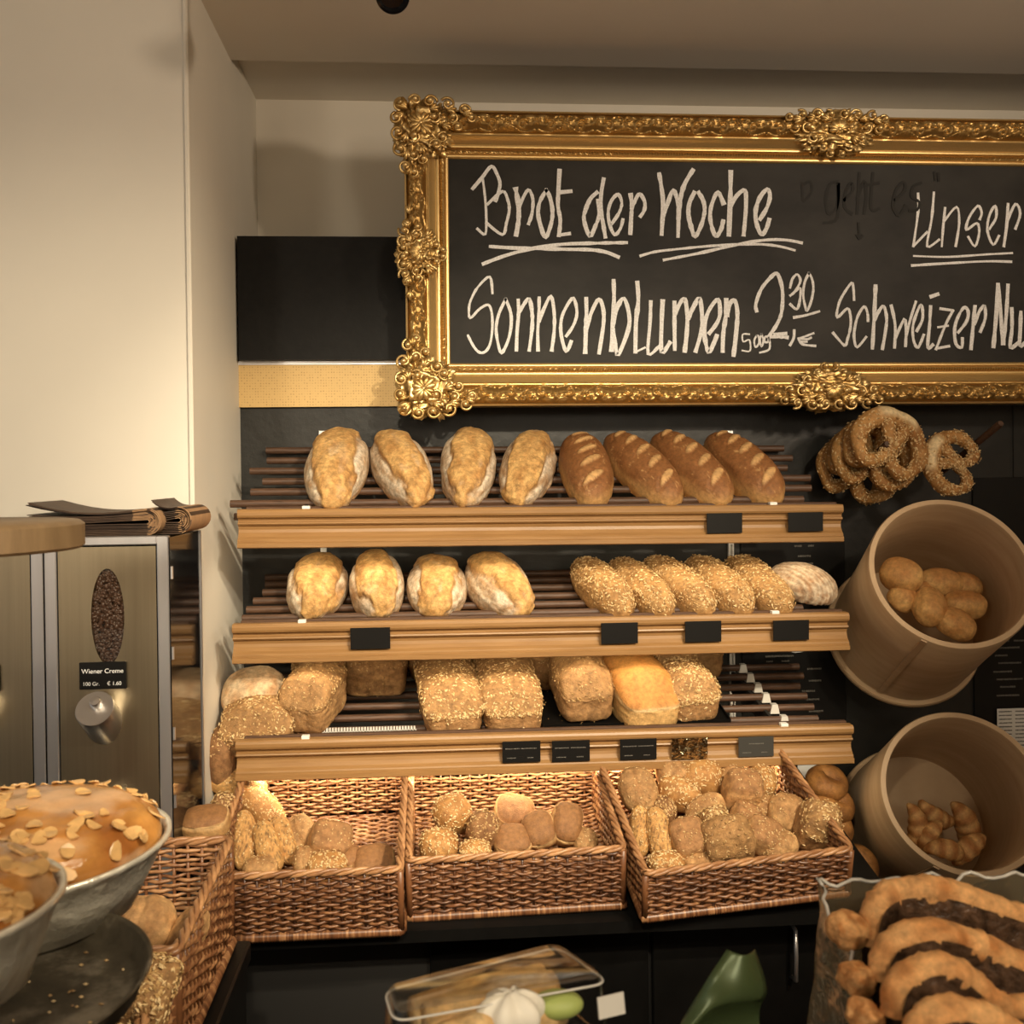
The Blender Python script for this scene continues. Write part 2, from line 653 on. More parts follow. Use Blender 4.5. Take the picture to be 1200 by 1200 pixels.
def catmull(P, k=4, closed=False):
    P = [np.asarray(p, float) for p in P]
    if len(P) < 3:
        return np.array(P)
    out = []
    n = len(P)
    for i in range(n if closed else n - 1):
        if closed:
            a, b, c, d = P[(i - 1) % n], P[i], P[(i + 1) % n], P[(i + 2) % n]
        else:
            a, b, c, d = P[max(i - 1, 0)], P[i], P[i + 1], P[min(i + 2, n - 1)]
        for j in range(k):
            t = j / k
            out.append(0.5 * ((2 * b) + (c - a) * t + (2 * a - 5 * b + 4 * c - d) * t * t + (3 * b - a - 3 * c + d) * t ** 3))
    if not closed:
        out.append(P[-1])
    return np.array(out)


OCT_V = np.array([(1, 0, 0), (-1, 0, 0), (0, 1, 0), (0, -1, 0), (0, 0, 1), (0, 0, -1)], float)
OCT_F = np.array([(0, 2, 4), (2, 1, 4), (1, 3, 4), (3, 0, 4), (2, 0, 5), (1, 2, 5), (3, 1, 5), (0, 3, 5)])


def scatter(V, N, weight, count, size, rs, tone=(0.2, 1.0)):
    """little pointed grains lying on a surface"""
    mb = MB()
    w = weight / weight.sum()
    I = rs.choice(len(V), size=count, p=w)
    P = V[I] + rs.normal(0, 1, (count, 3)) * 0.0016
    n = N[I]
    r = rs.normal(0, 1, (count, 3))
    T = r - n * (r * n).sum(1)[:, None]
    T /= np.linalg.norm(T, axis=1)[:, None]
    B = np.cross(n, T)
    sc = size * (0.7 + 0.6 * rs.rand(count))
    G = (P[:, None, :] + sc[:, None, None] * (OCT_V[None, :, 0:1] * T[:, None, :] + 0.5 * OCT_V[None, :, 1:2] * B[:, None, :] + 0.38 * OCT_V[None, :, 2:3] * n[:, None, :]))
    F = (OCT_F[None] + 6 * np.arange(count)[:, None, None]).reshape(-1, 3)
    mb.add(G.reshape(-1, 3), F, np.repeat(tone[0] + (tone[1] - tone[0]) * rs.rand(count), 6))
    return mb

# ---------------------------------------------------------------- setting: room shell
YW = 2.35            # the black wall behind the shelves
XS = at(228, 570, 1.9).x     # left side return of the recess
YP = 1.90            # white wall panel at the left
ZC = at(250, 70, 2.30).z     # ceiling height
YN = 2.62

mb = MB().box((-3.2, YP, 0), (XS - 0.010, YP + 0.8, ZC + 0.05))
struct(mb.build('wall_left', M['wall']))
mb = MB().box((XS - 0.010, YP - 0.004, 0), (XS, YN + 0.1, ZC + 0.05), bev=0.003)
struct(mb.build('trim_1', M['wall']))
struct(MB().box((-3.2, -2.6, ZC), (3.4, 2.30, ZC + 0.1)).build('ceiling', M['ceil']))
o = struct(MB().box((XS - 0.05, 2.30, ZC + 0.03), (3.4, YN + 0.1, ZC + 0.1)).build('ceiling', M['ceil']))
struct(MB().box((XS - 0.05, YN, 1.3), (3.4, YN + 0.1, ZC + 0.03)).build('wall_back', M['wall']))
z_mesh0 = at(380, 477, YW).z
z_mesh1 = at(380, 426, YW).z
z_fas1 = at(380, 277, YW - 0.04).z
struct(MB().box((XS, YW, 0), (3.4, YN, z_mesh0)).build('wall_back', M['black']))
struct(MB().box((XS, YW - 0.012, z_mesh0), (3.4, YN, z_mesh1)).build('trim_2', M['mesh']))
struct(MB().box((XS, YW - 0.016, z_mesh1 - 0.004), (3.4, YW - 0.006, z_mesh1 + 0.004)).build('trim_3', M['alu']))
struct(MB().box((XS + 0.006, YW - 0.04, z_mesh1 + 0.004), (3.4, YN, z_fas1)).build('trim_4', M['fascia']))
struct(MB().box((-3.2, -2.6, -0.1), (3.4, 2.7, 0)).build('floor', M['floor']))
struct(MB().box((3.3, -2.6, 0), (3.4, 2.7, ZC)).build('wall_right', M['wall']))
o = MB().box((-3.2, -2.7, 1.05), (3.4, -2.6, ZC))
struct(o.build('wall_front', M['wall']))
struct(MB().box((-3.2, -2.7, 0), (3.4, -2.58, 1.05)).build('wall_front', M['panel']))
# seam of the black wall cladding
struct(MB().box((at(1187, 540, YW).x, YW - 0.003, 0.9), (at(1189, 540, YW).x, YW, z_mesh0)).build('trim_5', M['dark']))
# ---------------------------------------------------------------- breads


def flatbase(V, h, cut):
    z = V[:, 2]
    z2 = np.where(z < -cut, -cut + (z + cut) * 0.22, z)
    V[:, 2] = z2 - z2.min()
    return V


GOLD, BROWN, DEEP = (0.58, 0.33, 0.115), (0.33, 0.145, 0.045), (0.20, 0.080, 0.028)
FLOUR, TAN, PALE = (0.70, 0.60, 0.46), (0.40, 0.245, 0.125), (0.66, 0.46, 0.23)


def bread(kind, w, l, h, seed, n=26):
    """returns V, F, col, normals, seed weight; base on z = 0, long axis along y"""
    D, F, FA = cubesphere(n)
    rs = np.random.RandomState(seed)
    p = {'rustic': 2.12, 'slashed': 2.3, 'long': 2.5, 'striped': 2.15, 'tin': 6.0, 'grain_tin': 6.0, 'white_tin': 5.5, 'cube': 4.2, 'disc': 2.3, 'flat': 2.9}.get(kind, 2.3)
    A = np.abs(D)
    r = 1 / (A ** p).sum(1) ** (1 / p)
    U = D * r[:, None]
    u, v, t = U.T
    V = U * (w / 2, l / 2, h * 0.62)
    sw = None
    sF = min(1.0, h / 0.085)
    if kind == 'rustic':
        V[:, 0] *= 1 + (0.10 + 0.10 * rs.rand()) * v
        V[:, 2] *= 1 + 0.10 * v
        V = flatbase(V, h, h * 0.30)
        c = 0.12 * np.sin(2.2 * v + rs.rand() * 6) + 0.10 * fbm(U, 3, 2, seed)
        half = 0.66 * (1 - np.abs(v * 0.86) ** 4) + 0.30 * fbm(U, 1.8, 3, seed + 3)
        m = sstep(0.10, -0.06, np.abs(u - c) - half) * sstep(-0.40, -0.05, t + 0.25 * fbm(U, 2.2, 2, seed + 30))
        edge = np.exp(-((np.abs(u - c) - half) / 0.10) ** 2) * sstep(0.0, 0.3, t)
        N = vnormals(V, FA) * sF
        rid = 1 - 2.2 * np.abs(fbm(U * (1, 0.7, 1), 3.0, 3, seed + 9))
        V = V + N * (m * (0.0045 + 0.0022 * rid) - edge * 0.0045 + 0.004 * fbm(U, 2.0, 3, seed))[:, None]
        g = np.clip(0.55 + 0.8 * fbm(U, 5, 4, seed + 5), 0, 1)
        crust = mixc((0.38, 0.185, 0.055), (0.66, 0.41, 0.155), g)
        fl = np.clip(0.50 + 1.1 * fbm(U * (1, 1, 1.5), 4, 4, seed + 8), 0, 1)
        flour = mixc(TAN, FLOUR, fl)
        low = sstep(-0.10, -0.45, t)
        flour = mixc(flour, (0.50, 0.30, 0.14), low * 0.8)
        dust = np.clip(0.6 * fbm(U, 3.2, 3, seed + 21) - 0.16, 0, 1) * 2
        col = mixc(flour, crust, m * (1 - 0.8 * np.clip(dust, 0, 1)))
        col = mixc(col, (0.28, 0.12, 0.035), edge * m * 0.45)
    elif kind == 'slashed':
        V = flatbase(V, h, h * 0.32)
        N = vnormals(V, FA) * sF
        m = np.zeros(len(V))
        rim = np.zeros(len(V))
        for k in range(5):
            vc = -0.70 + 0.36 * k
            a = R(38)
            du, dv = u - 0.02, (v - vc) * (l / w)
            s1 = du * math.cos(a) + dv * math.sin(a)
            s2 = -du * math.sin(a) + dv * math.cos(a)
            e = (s1 / 0.60) ** 2 + (s2 / 0.165) ** 2
            m = np.maximum(m, sstep(1.0, 0.55, e))
            rim = np.maximum(rim, np.exp(-((e - 1.1) / 0.45) ** 2))
        m = m * sstep(0.2, 0.45, t)
        rim = rim * sstep(0.2, 0.45, t)
        V = V + N * (0.0030 * m - 0.0022 * rim + 0.0025 * fbm(U, 2.4, 3, seed))[:, None]
        top = sstep(-0.05, 0.5, t + 0.12 * fbm(U, 3, 2, seed))
        col = mixc((0.52, 0.30, 0.115), (0.26, 0.112, 0.038), top)
        col = mixc(col, (0.20, 0.078, 0.026), top * np.clip(0.5 + fbm(U, 4, 3, seed + 2), 0, 1) * 0.6)
        cr = np.exp(-(fbm(U, 3.4, 2, seed + 4) / 0.018) ** 2) * top * (fbm(U, 1.5, 2, seed + 6) > 0.05)
        col = mixc(col, (0.60, 0.36, 0.15), np.clip(m * 0.85 + cr * 0.7, 0, 1))
    elif kind == 'long':
        V = flatbase(V, h, h * 0.34)
        N = vnormals(V, FA) * sF
        V = V + N * (0.0035 * fbm(U, 3, 4, seed))[:, None]
        g = np.clip(0.5 + 0.9 * fbm(U, 4, 3, seed + 3), 0, 1)
        col = mixc((0.29, 0.15, 0.052), (0.46, 0.265, 0.10), g)
        sw = sstep(-0.1, 0.45, t) * (0.35 + np.clip(0.7 + fbm(U, 3, 2, seed + 11), 0, 1))
    elif kind == 'striped':
        V = flatbase(V, h, h * 0.30)
        N = vnormals(V, FA) * sF
        st = 0.5 + 0.5 * np.sin(U[:, 0] * 38 + 2.2 * fbm(U, 3, 2, seed))
        V = V + N * (0.0022 * st + 0.002 * fbm(U, 3, 3, seed))[:, None]
        col = mixc((0.36, 0.20, 0.10), (0.66, 0.55, 0.40), np.clip(0.25 + st * 0.45 + 0.7 * fbm(U, 7, 3, seed), 0, 1))
    elif kind in ('tin', 'white_tin', 'grain_tin'):
        dome = np.clip(1 - u ** 2 * 0.65, 0, 1) * np.clip(1 - np.abs(v) ** 4 * 0.95, 0, 1)
        V[:, 2] += np.where(t > 0, t, 0) * h * 0.42 * (dome - 0.62)
        V[:, 0] *= 1 + 0.05 * t
        V[:, 2] *= 1 - np.where(t > 0, 0.42 * sstep(0.45, 1.0, -v), 0)
        V[:, 2] -= V[:, 2].min()
        N = vnormals(V, FA) * sF
        V = V + N * (0.0035 * fbm(U, 2.2, 3, seed) + (0.0020 if kind != 'white_tin' else 0.001) * fbm(U, 9, 3, seed + 2))[:, None]
        top = sstep(0.25, 0.75, t + 0.15 * fbm(U, 3, 3, seed))
        g = np.clip(0.5 + 0.9 * fbm(U, 5, 4, seed + 3), 0, 1)
        if kind == 'white_tin':
            # golden brown shoulders and a paler waist where the tin stood
            col = mixc((0.60, 0.37, 0.145), (0.55, 0.26, 0.070), top)
            col = mixc(col, (0.42, 0.17, 0.04), top * np.clip(0.3 + 1.3 * fbm(U, 2.4, 3, seed), 0, 1) * 0.8)
            col = mixc(col, (0.74, 0.56, 0.30), np.exp(-((t - 0.35) / 0.14) ** 2) * 0.7)
        else:
            col = mixc((0.25, 0.130, 0.052), (0.45, 0.262, 0.11), g)
            col = mixc(col, (0.31, 0.165, 0.06), top * 0.5)
            heel = sstep(0.75, 0.95, -v) * sstep(0.6, 0.2, t)
            col = mixc(col, (0.30, 0.155, 0.060), heel * 0.5)
        sw = 0.04 + sstep(0.1, 0.7, t + 0.2 * fbm(U, 3, 2, seed))
    elif kind == 'sesame':
        V = flatbase(V, h, h * 0.34)
        N = vnormals(V, FA) * sF
        V = V + N * (0.0022 * fbm(U, 2.5, 3, seed))[:, None]
        g = np.clip(0.5 + 0.8 * fbm(U, 3, 3, seed + 3), 0, 1)
        col = mixc((0.320, 0.147, 0.046), (0.512, 0.269, 0.090), g)
        sw = sstep(0.0, 0.5, t) * (0.3 + np.clip(0.6 + fbm(U, 3, 2, seed + 11), 0, 1))
    elif kind == 'flat':
        V = flatbase(V, h, h * 0.3)
        N = vnormals(V, FA) * sF
        cr = np.exp(-((t - 0.42 - 0.12 * fbm(U, 2, 2, seed)) / 0.10) ** 2)
        top = sstep(0.45, 0.62, t + 0.10 * fbm(U, 2.5, 2, seed))
        V = V + N * (0.002 * fbm(U, 3, 3, seed) - 0.0035 * cr)[:, None]
        V[:, 2] -= top * h * 0.10
        g = np.clip(0.5 + 0.8 * fbm(U, 3, 3, seed + 3), 0, 1)
        col = mixc((0.384, 0.198, 0.072), (0.589, 0.352, 0.147), g)
        col = mixc(col, (0.225, 0.095, 0.036), top * (0.6 + 0.3 * g))
        col = mixc(col, (0.62, 0.42, 0.21), cr * 0.6)
    elif kind == 'poppy':
        V = flatbase(V, h, h * 0.34)
        N = vnormals(V, FA) * sF
        V = V + N * (0.003 * fbm(U, 2.5, 3, seed))[:, None]
        g = np.clip(0.5 + 0.8 * fbm(U, 3, 3, seed + 3), 0, 1)
        col = mixc((0.429, 0.215, 0.070), (0.640, 0.371, 0.134), g)
        sp = (fbm(U, 26, 2, seed + 5) > 0.30) * sstep(0.1, 0.5, t)
        col = mixc(col, (0.10, 0.055, 0.03), sp * 0.7)
        sw = sstep(0.2, 0.6, t)
    elif kind == 'pale':
        V = flatbase(V, h, h * 0.34)
        N = vnormals(V, FA) * sF
        cr = np.exp(-((u + 0.12 * fbm(U, 2, 2, seed)) / 0.10) ** 2) * sstep(0.3, 0.6, t)
        V = V + N * (0.004 * fbm(U, 2.2, 4, seed) - 0.004 * cr)[:, None]
        g = np.clip(0.5 + 0.9 * fbm(U, 3, 3, seed + 3), 0, 1)
        col = mixc((0.442, 0.233, 0.090), (0.691, 0.422, 0.186), g)
        col = mixc(col, (0.24, 0.115, 0.043), sstep(0.35, 0.9, t) * 0.6)
        sw = sstep(0.1, 0.6, t + 0.5 * v)
    elif kind == 'cube':
        N = vnormals(V, FA) * sF
        V[:, 2] -= V[:, 2].min()
        V = V + N * (0.004 * fbm(U, 2.2, 4, seed))[:, None]
        g = np.clip(0.5 + 0.9 * fbm(U, 3, 3, seed + 3), 0, 1)
        col = mixc((0.442, 0.233, 0.090), (0.666, 0.403, 0.179), g)
        col = mixc(col, (0.25, 0.115, 0.045), sstep(0.45, 0.8, t + 0.1 * fbm(U, 3, 2, seed)) * 0.75)
        sw = sstep(0.1, 0.6, t + 0.6 * u)
    elif kind == 'glossy':
        V = flatbase(V, h, h * 0.36)
        N = vnormals(V, FA) * sF
        V = V + N * (0.0015 * fbm(U, 2.0, 3, seed))[:, None]
        g = np.clip(0.5 + 0.9 * fbm(U, 2.2, 3, seed + 3), 0, 1)
        col = mixc((0.46, 0.22, 0.065), (0.66, 0.40, 0.15), g)
        col = mixc(col, (0.34, 0.13, 0.035), sstep(0.5, 0.95, t) * 0.5)
    elif kind == 'dark':
        V = flatbase(V, h, h * 0.34)
        N = vnormals(V, FA) * sF
        V = V + N * (0.003 * fbm(U, 2.2, 3, seed))[:, None]
        g = np.clip(0.5 + 0.9 * fbm(U, 3, 3, seed + 3), 0, 1)
        col = mixc((0.17, 0.075, 0.028), (0.33, 0.17, 0.07), g)
        sw = sstep(0.3, 0.7, t)
    elif kind == 'disc':
        V = flatbase(V, h, h * 0.36)
        N = vnormals(V, FA) * sF
        V = V + N * (0.004 * fbm(U, 2.2, 4, seed))[:, None]
        g = np.clip(0.5 + 1.0 * fbm(U, 2.5, 4, seed + 3), 0, 1)
        col = mixc((0.36, 0.185, 0.075), (0.66, 0.52, 0.34), g * sstep(0.0, 0.5, t))
    else:
        raise ValueError(kind)
    V[:, 2] -= V[:, 2].min()
    N = vnormals(V, FA)
    return V, F, np.clip(col, 0, 1), N, sw


SEEDY = {'long': (1300, 0.0033, (0.10, 0.95)), 'tin': (1300, 0.0035, (0.10, 0.95)), 'grain_tin': (600, 0.0028, (0.05, 0.7)),
         'sesame': (260, 0.0030, (0.6, 1.0)), 'poppy': (130, 0.0024, (0.35, 1.0)), 'pale': (110, 0.0023, (0.2, 0.9)),
         'cube': (120, 0.0023, (0.3, 0.9)), 'dark': (200, 0.0028, (0.2, 0.85))}
_seed = [100]


def put_bread(name, label, cat, kind, loc, dims, rot, group=None, n=18, seeds=True, mat=None, dens=1.0, centre=False):
    _seed[0] += 1
    V, F, col, N, sw = bread(kind, *dims, _seed[0], n)
    if centre:
        V = V - (0, 0, dims[2] * 0.45)
    o = MB().add(V, F, 0.5, col).build(name, M[mat or {'rustic': 'torn', 'white_tin': 'rollm', 'glossy': 'rollm', 'slashed': 'rollm', 'flat': 'rollm', 'sesame': 'rollm'}.get(kind, 'crust')], smooth=True)
    o.location = loc
    o.rotation_euler = rot if isinstance(rot, Euler) else Euler(rot, 'XYZ')
    tag(o, label, cat, group)
    if seeds and kind in SEEDY and sw is not None:
        k, sz, tn = SEEDY[kind]
        rs = np.random.RandomState(_seed[0])
        s = scatter(V, N, sw + 1e-6, int(k * dens), sz, rs, tn).build('seeds', M['seed'], o)
        stuff(s)
    return o

# ---------------------------------------------------------------- framed chalkboard
YS = 2.215
bl, tl = at(528, 426, YS), at(527, 187, YS)
ex = ((at(1200, 423.5, YS) - bl).normalized() + (at(1200, 197, YS) - tl).normalized()).normalized()
ez = Vector((0, -1, 0)).cross(ex).normalized()
if ez.z < 0:
    ez = -ez
ey = ez.cross(ex)          # into the wall
FW, FH = 1.66, (tl - bl).length
sign = thing('framed_chalkboard', 'long chalkboard in an ornate gilded frame hanging above the bread shelves', 'sign')
sign.matrix_world = Matrix(((ex.x, ey.x, ez.x, bl.x), (ex.y, ey.y, ez.y, bl.y), (ex.z, ey.z, ez.z, bl.z), (0, 0, 0, 1)))
sign.rotation_mode = 'XYZ'
sign.location, sign.rotation_euler = bl, Matrix((ex, ey, ez)).transposed().to_euler()
# local: x along, z up, -y towards the viewer
MB().box((-0.02, -0.002, -0.02), (FW + 0.02, 0.012, FH + 0.02)).build('chalkboard_panel', M['board'], sign)

BW = 0.094
PROF = [(0, 0.0), (0.0, 0.007), (0.03, 0.010), (0.07, 0.010), (0.09, 0.006), (0.11, 0.010), (0.15, 0.0125), (0.19, 0.010), (0.21, 0.007),
        (0.23, 0.016), (0.27, 0.017), (0.30, 0.0155), (0.36, 0.020), (0.42, 0.026), (0.45, 0.031), (0.47, 0.032), (0.49, 0.027),
        (0.52, 0.029), (0.58, 0.037), (0.66, 0.044), (0.74, 0.047), (0.82, 0.046), (0.90, 0.040), (0.95, 0.034), (0.96, 0.038), (1.0, 0.036), (1.0, -0.02)]


def spiral(c, r0, turns, a0, hand=1, k=16):
    return [(c[0] + r0 * (1 - 0.85 * i / k) * math.cos(a0 + hand * turns * 2 * math.pi * i / k),
             c[1] + r0 * (1 - 0.85 * i / k) * math.sin(a0 + hand * turns * 2 * math.pi * i / k)) for i in range(k + 1)]


def tile_height(nu=72, nv=26, lu=0.125, lv=0.040):
    """carved scroll and leaf relief of one repeat, in metres"""
    x = np.linspace(0, lu, nu, endpoint=False)
    y = np.linspace(0, lv, nv)
    X, Y = np.meshgrid(x, y, indexing='ij')
    H = np.zeros_like(X)

    def line(pts, s, a):
        nonlocal H
        pts = catmull(pts, 5)
        for dx in (-lu, 0, lu):
            d = np.full(X.shape, 9.0)
            for p in pts:
                d = np.minimum(d, (X - p[0] - dx) ** 2 + (Y - p[1]) ** 2)
            H = np.maximum(H, a * np.exp(-d / s ** 2))

    def blob(c, ax, ay, ang, a):
        nonlocal H
        for dx in (-lu, 0, lu):
            px, py = X - c[0] - dx, Y - c[1]
            q = ((px * math.cos(ang) + py * math.sin(ang)) / ax) ** 2 + ((-px * math.sin(ang) + py * math.cos(ang)) / ay) ** 2
            H = np.maximum(H, a * np.exp(-q))
    for s in (1, -1):
        cx = lu / 2
        line([(cx + s * p[0], p[1]) for p in spiral((0.030, 0.014), 0.012, 1.3, 2.6, -1)], 0.0016, 0.0062)
        line([(cx + s * p[0], p[1]) for p in spiral((0.052, 0.028), 0.009, 1.2, -1.0, 1)], 0.0015, 0.0056)
        line([(cx + s * 0.004, 0.005), (cx + s * 0.018, 0.002), (cx + s * 0.034, 0.003), (cx + s * 0.058, 0.012)], 0.0014, 0.0052)
        for k in range(5):
            a = 0.5 + 0.45 * k
            blob((cx + s * (0.012 + 0.008 * math.cos(a)), 0.024 + 0.009 * math.sin(a)), 0.0056, 0.0019, s * a if s > 0 else math.pi - a, 0.0062)
        blob((cx + s * 0.042, 0.033), 0.006, 0.002, s * 0.5, 0.0055)
        blob((cx + s * 0.020, 0.034), 0.006, 0.002, -s * 0.5, 0.0055)
    for k in range(6):
        a = k * math.pi / 3
        blob((lu / 2 + 0.0050 * math.cos(a), 0.023 + 0.0050 * math.sin(a)), 0.0038, 0.0018, a, 0.0072)
        blob((0.0050 * math.cos(a), 0.015 + 0.0050 * math.sin(a)), 0.0034, 0.0017, a, 0.0064)
    blob((lu / 2, 0.023), 0.0022, 0.0022, 0, 0.0085)
    return H


TH = tile_height()


def frame_rail(name, length, M4):
    """s runs along the rail, u from sight edge outwards, height towards the viewer"""
    pu = np.array([p[0] for p in PROF]) * BW
    ph = np.array([p[1] for p in PROF])
    us, hs, orn = [], [], []
    for i in range(len(PROF) - 1):
        if 0.51 <= PROF[i][0] < 0.95 - 1e-6:
            continue
        us.append(pu[i]), hs.append(ph[i]), orn.append(-1)
        if i + 1 < len(PROF) and abs(PROF[i + 1][0] - 0.52) < 1e-6:
            for j in range(26):
                uu = (0.52 + 0.43 * j / 25) * BW
                us.append(uu), hs.append(np.interp(uu, pu[:-1], ph[:-1])), orn.append(j)
    us.append(pu[-1]), hs.append(ph[-1]), orn.append(-1)
    ns = int(length / 0.0024)
    s = np.linspace(0, 1, ns)
    V = np.zeros((ns, len(us), 3))
    T = np.zeros((ns, len(us)))
    for j, (u_, h_, o_) in enumerate(zip(us, hs, orn)):
        ss = -u_ + s * (length + 2 * u_)
        hh = np.full(ns, h_)
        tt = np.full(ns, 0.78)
        if o_ >= 0:
            k = ((ss / 0.125) % 1) * 72
            k0 = np.floor(k).astype(int) % 72
            fr = k - np.floor(k)
            hv = TH[k0, o_] * (1 - fr) + TH[(k0 + 1) % 72, o_] * fr
            hh = hh + hv - 0.002
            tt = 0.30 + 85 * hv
        elif 0.12 * BW < u_ < 0.2 * BW:
            hh = hh + 0.0016 * np.sin(ss * 2 * math.pi / 0.006)
            tt = 0.48 + 0.22 * np.sin(ss * 2 * math.pi / 0.006)
        V[:, j] = np.stack([ss, -hh, u_ * np.ones(ns)], 1)
        T[:, j] = tt
    VV = xf(M4, V.reshape(-1, 3))
    return MB().grid(VV, ns, len(us), np.clip(T.ravel(), 0, 1)).build(name, M['gold'], sign, smooth=True, sharp=50)


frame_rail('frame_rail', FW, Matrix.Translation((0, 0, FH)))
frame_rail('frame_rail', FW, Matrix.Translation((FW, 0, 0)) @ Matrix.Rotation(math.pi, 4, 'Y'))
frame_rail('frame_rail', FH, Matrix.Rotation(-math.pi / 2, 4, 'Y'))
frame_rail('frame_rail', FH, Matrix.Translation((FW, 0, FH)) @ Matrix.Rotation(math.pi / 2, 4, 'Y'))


def cartouche(name, M4, half=None, arms=0.15, seed=1):
    """carved scrollwork: domed plate, curling stems, leaves and a rosette"""
    mb = MB()
    rs = np.random.RandomState(seed)

    def scroll(c, r0,  a0, hand, base=0.050, rad=0.0038, turns=1.25, tail=None):
        c = (c[0] * 0.92, c[1] * 0.88)
        p = spiral(c, r0, turns, a0, hand, 18)
        if tail is not None:
            p = [tail, ((tail[0] + p[0][0]) / 2 + 0.004 * hand, (tail[1] + p[0][1]) / 2)] + p
        k = len(p)
        pts = [(q[0], -(base + 0.010 * (i / k)), q[1]) for i, q in enumerate(p)]
        mb.tube(pts, np.linspace(rad * 0.8, rad, k), 6, 0.55 + 0.4 * rs.rand())
        mb.add(cubesphere(4)[0] * rad * 1.5 + np.array([c[0], -(base + 0.012), c[1]]), cubesphere(4)[1], 0.9)

    def leaf(c, ln, wd, ang, base=0.052):
        for k in range(3):
            a = ang + (k - 1) * 0.45
            D = cubesphere(4)[0] * (ln * (0.8 if k != 1 else 1.0), 0.006, wd)
            ca, sa = math.cos(a), math.sin(a)
            V = np.stack([c[0] + (D[:, 0] + ln * 0.8) * ca - D[:, 2] * sa, -(base + 0.002) + D[:, 1], c[1] + (D[:, 0] + ln * 0.8) * sa + D[:, 2] * ca], 1)
            mb.add(V, cubesphere(4)[1], 0.35 + 0.5 * rs.rand())
    if half is None:
        # corner piece centred on the outer part of the mitre; x to the inside along the rail, z down the other rail
        D = cubesphere(10)[0]
        D = cubesphere(28)[0]
        nz_ = np.abs(fbm(D, 6, 3, seed))
        mb.add(np.sign(D) * np.abs(D) ** 0.7 * (0.056, 0.036, 0.056) * (0.92 + 0.55 * nz_)[:, None] + (0.004, -0.016, -0.004), cubesphere(28)[1], np.clip(0.10 + 2.2 * nz_, 0, 1))
        for (a, b) in ((1, 0), (0, 1)):
            sw_ = (lambda p: p) if a else (lambda p: (-p[1], -p[0]))
            hd = 1 if a else -1
            for (c, r0, a0, h_) in (((-0.046, 0.046), 0.015, 0, 1), ((-0.012, 0.055), 0.014, 3, -1), ((0.022, 0.052), 0.016, 0, 1), ((0.062, 0.046), 0.017, 2.5, -1),
                                    ((0.100, 0.036), 0.014, 0, 1), ((0.084, -0.006), 0.013, 3, -1), ((0.050, -0.034), 0.015, 1, 1), ((0.074, 0.018), 0.012, 4, 1), ((0.115, 0.016), 0.010, 1, -1), ((0.030, 0.014), 0.014, 1, -1)):
                scroll(sw_(c), r0 * 0.95, a0 if a else -math.pi / 2 - a0, h_ * hd, base=0.046 + 0.006 * (c[0] < 0.07))
            for (c, ang) in (((0.02, 0.03), 0.3), ((0.055, 0.030), 0.1), ((0.045, 0.0), -0.4), ((-0.02, 0.035), 1.2), ((0.09, 0.022), 0.0)):
                leaf(sw_(c), 0.012, 0.0045, ang if a else -math.pi / 2 - ang)
        leaf((-0.03, 0.03), 0.016, 0.006, 2.35, 0.056)
        leaf((0.0, 0.0), 0.018, 0.007, -0.785, 0.056)
        leaf((0.0, 0.0), 0.016, 0.006, 0.785, 0.056)
        leaf((0.0, 0.0), 0.016, 0.006, 2.35, 0.058)
        leaf((0.0, 0.0), 0.016, 0.006, -2.35, 0.058)
    else:
        L = half
        D = cubesphere(10)[0]
        D = cubesphere(28)[0]
        nz_ = np.abs(fbm(D, 6, 3, seed))
        mb.add(np.sign(D) * np.abs(D) ** 0.8 * (L * 0.70, 0.034, 0.043) * (0.92 + 0.5 * nz_)[:, None] + (0.0, -0.020, 0.004), cubesphere(28)[1], np.clip(0.10 + 2.2 * nz_, 0, 1))
        for s in (1, -1):
            for (c, r0, a0, h_) in (((0.016, 0.040), 0.012, 1, 1), ((0.044, 0.040), 0.014, 3, -1), ((0.078, 0.038), 0.013, 1, 1), ((0.105, 0.030), 0.011, 3, -1), ((0.066, 0.010), 0.013, 4, 1),
                                    ((0.052, -0.018), 0.013, 2, -1), ((0.030, -0.038), 0.013, 0, 1), ((0.012, -0.054), 0.009, 2, -1), ((0.092, 0.006), 0.010, 0, -1), ((0.028, 0.008), 0.012, 2, 1)):
                k = L / 0.105
                scroll((s * c[0] * k, c[1]), r0, a0 if s > 0 else math.pi - a0, h_ * s, base=0.044 if c[1] > -0.02 else 0.034)
            for (c, ang) in (((0.02, 0.02), 0.5), ((0.05, 0.024), 0.2), ((0.03, -0.014), -0.6), ((0.08, 0.022), 0.0)):
                leaf((s * c[0], c[1]), 0.012, 0.0045, ang if s > 0 else math.pi - ang)
        for k in range(5):
            leaf((0, 0.0), 0.014, 0.005, math.pi * (0.1 + 0.2 * k), 0.056)
    for k in range(8):
        a = k * math.pi / 4
        D = cubesphere(4)[0] * 0.0038
        mb.add(D * (1, 1.3, 1) + (0.007 * math.cos(a), -0.058, 0.007 * math.sin(a)), cubesphere(4)[1], 0.6)
    mb.add(cubesphere(4)[0] * 0.005 + (0, -0.060, 0), cubesphere(4)[1], 0.9)
    for i in range(len(mb.v)):
        mb.v[i] = xf(M4, mb.v[i])
    return mb.build(name, M['gold'], sign, smooth=True)


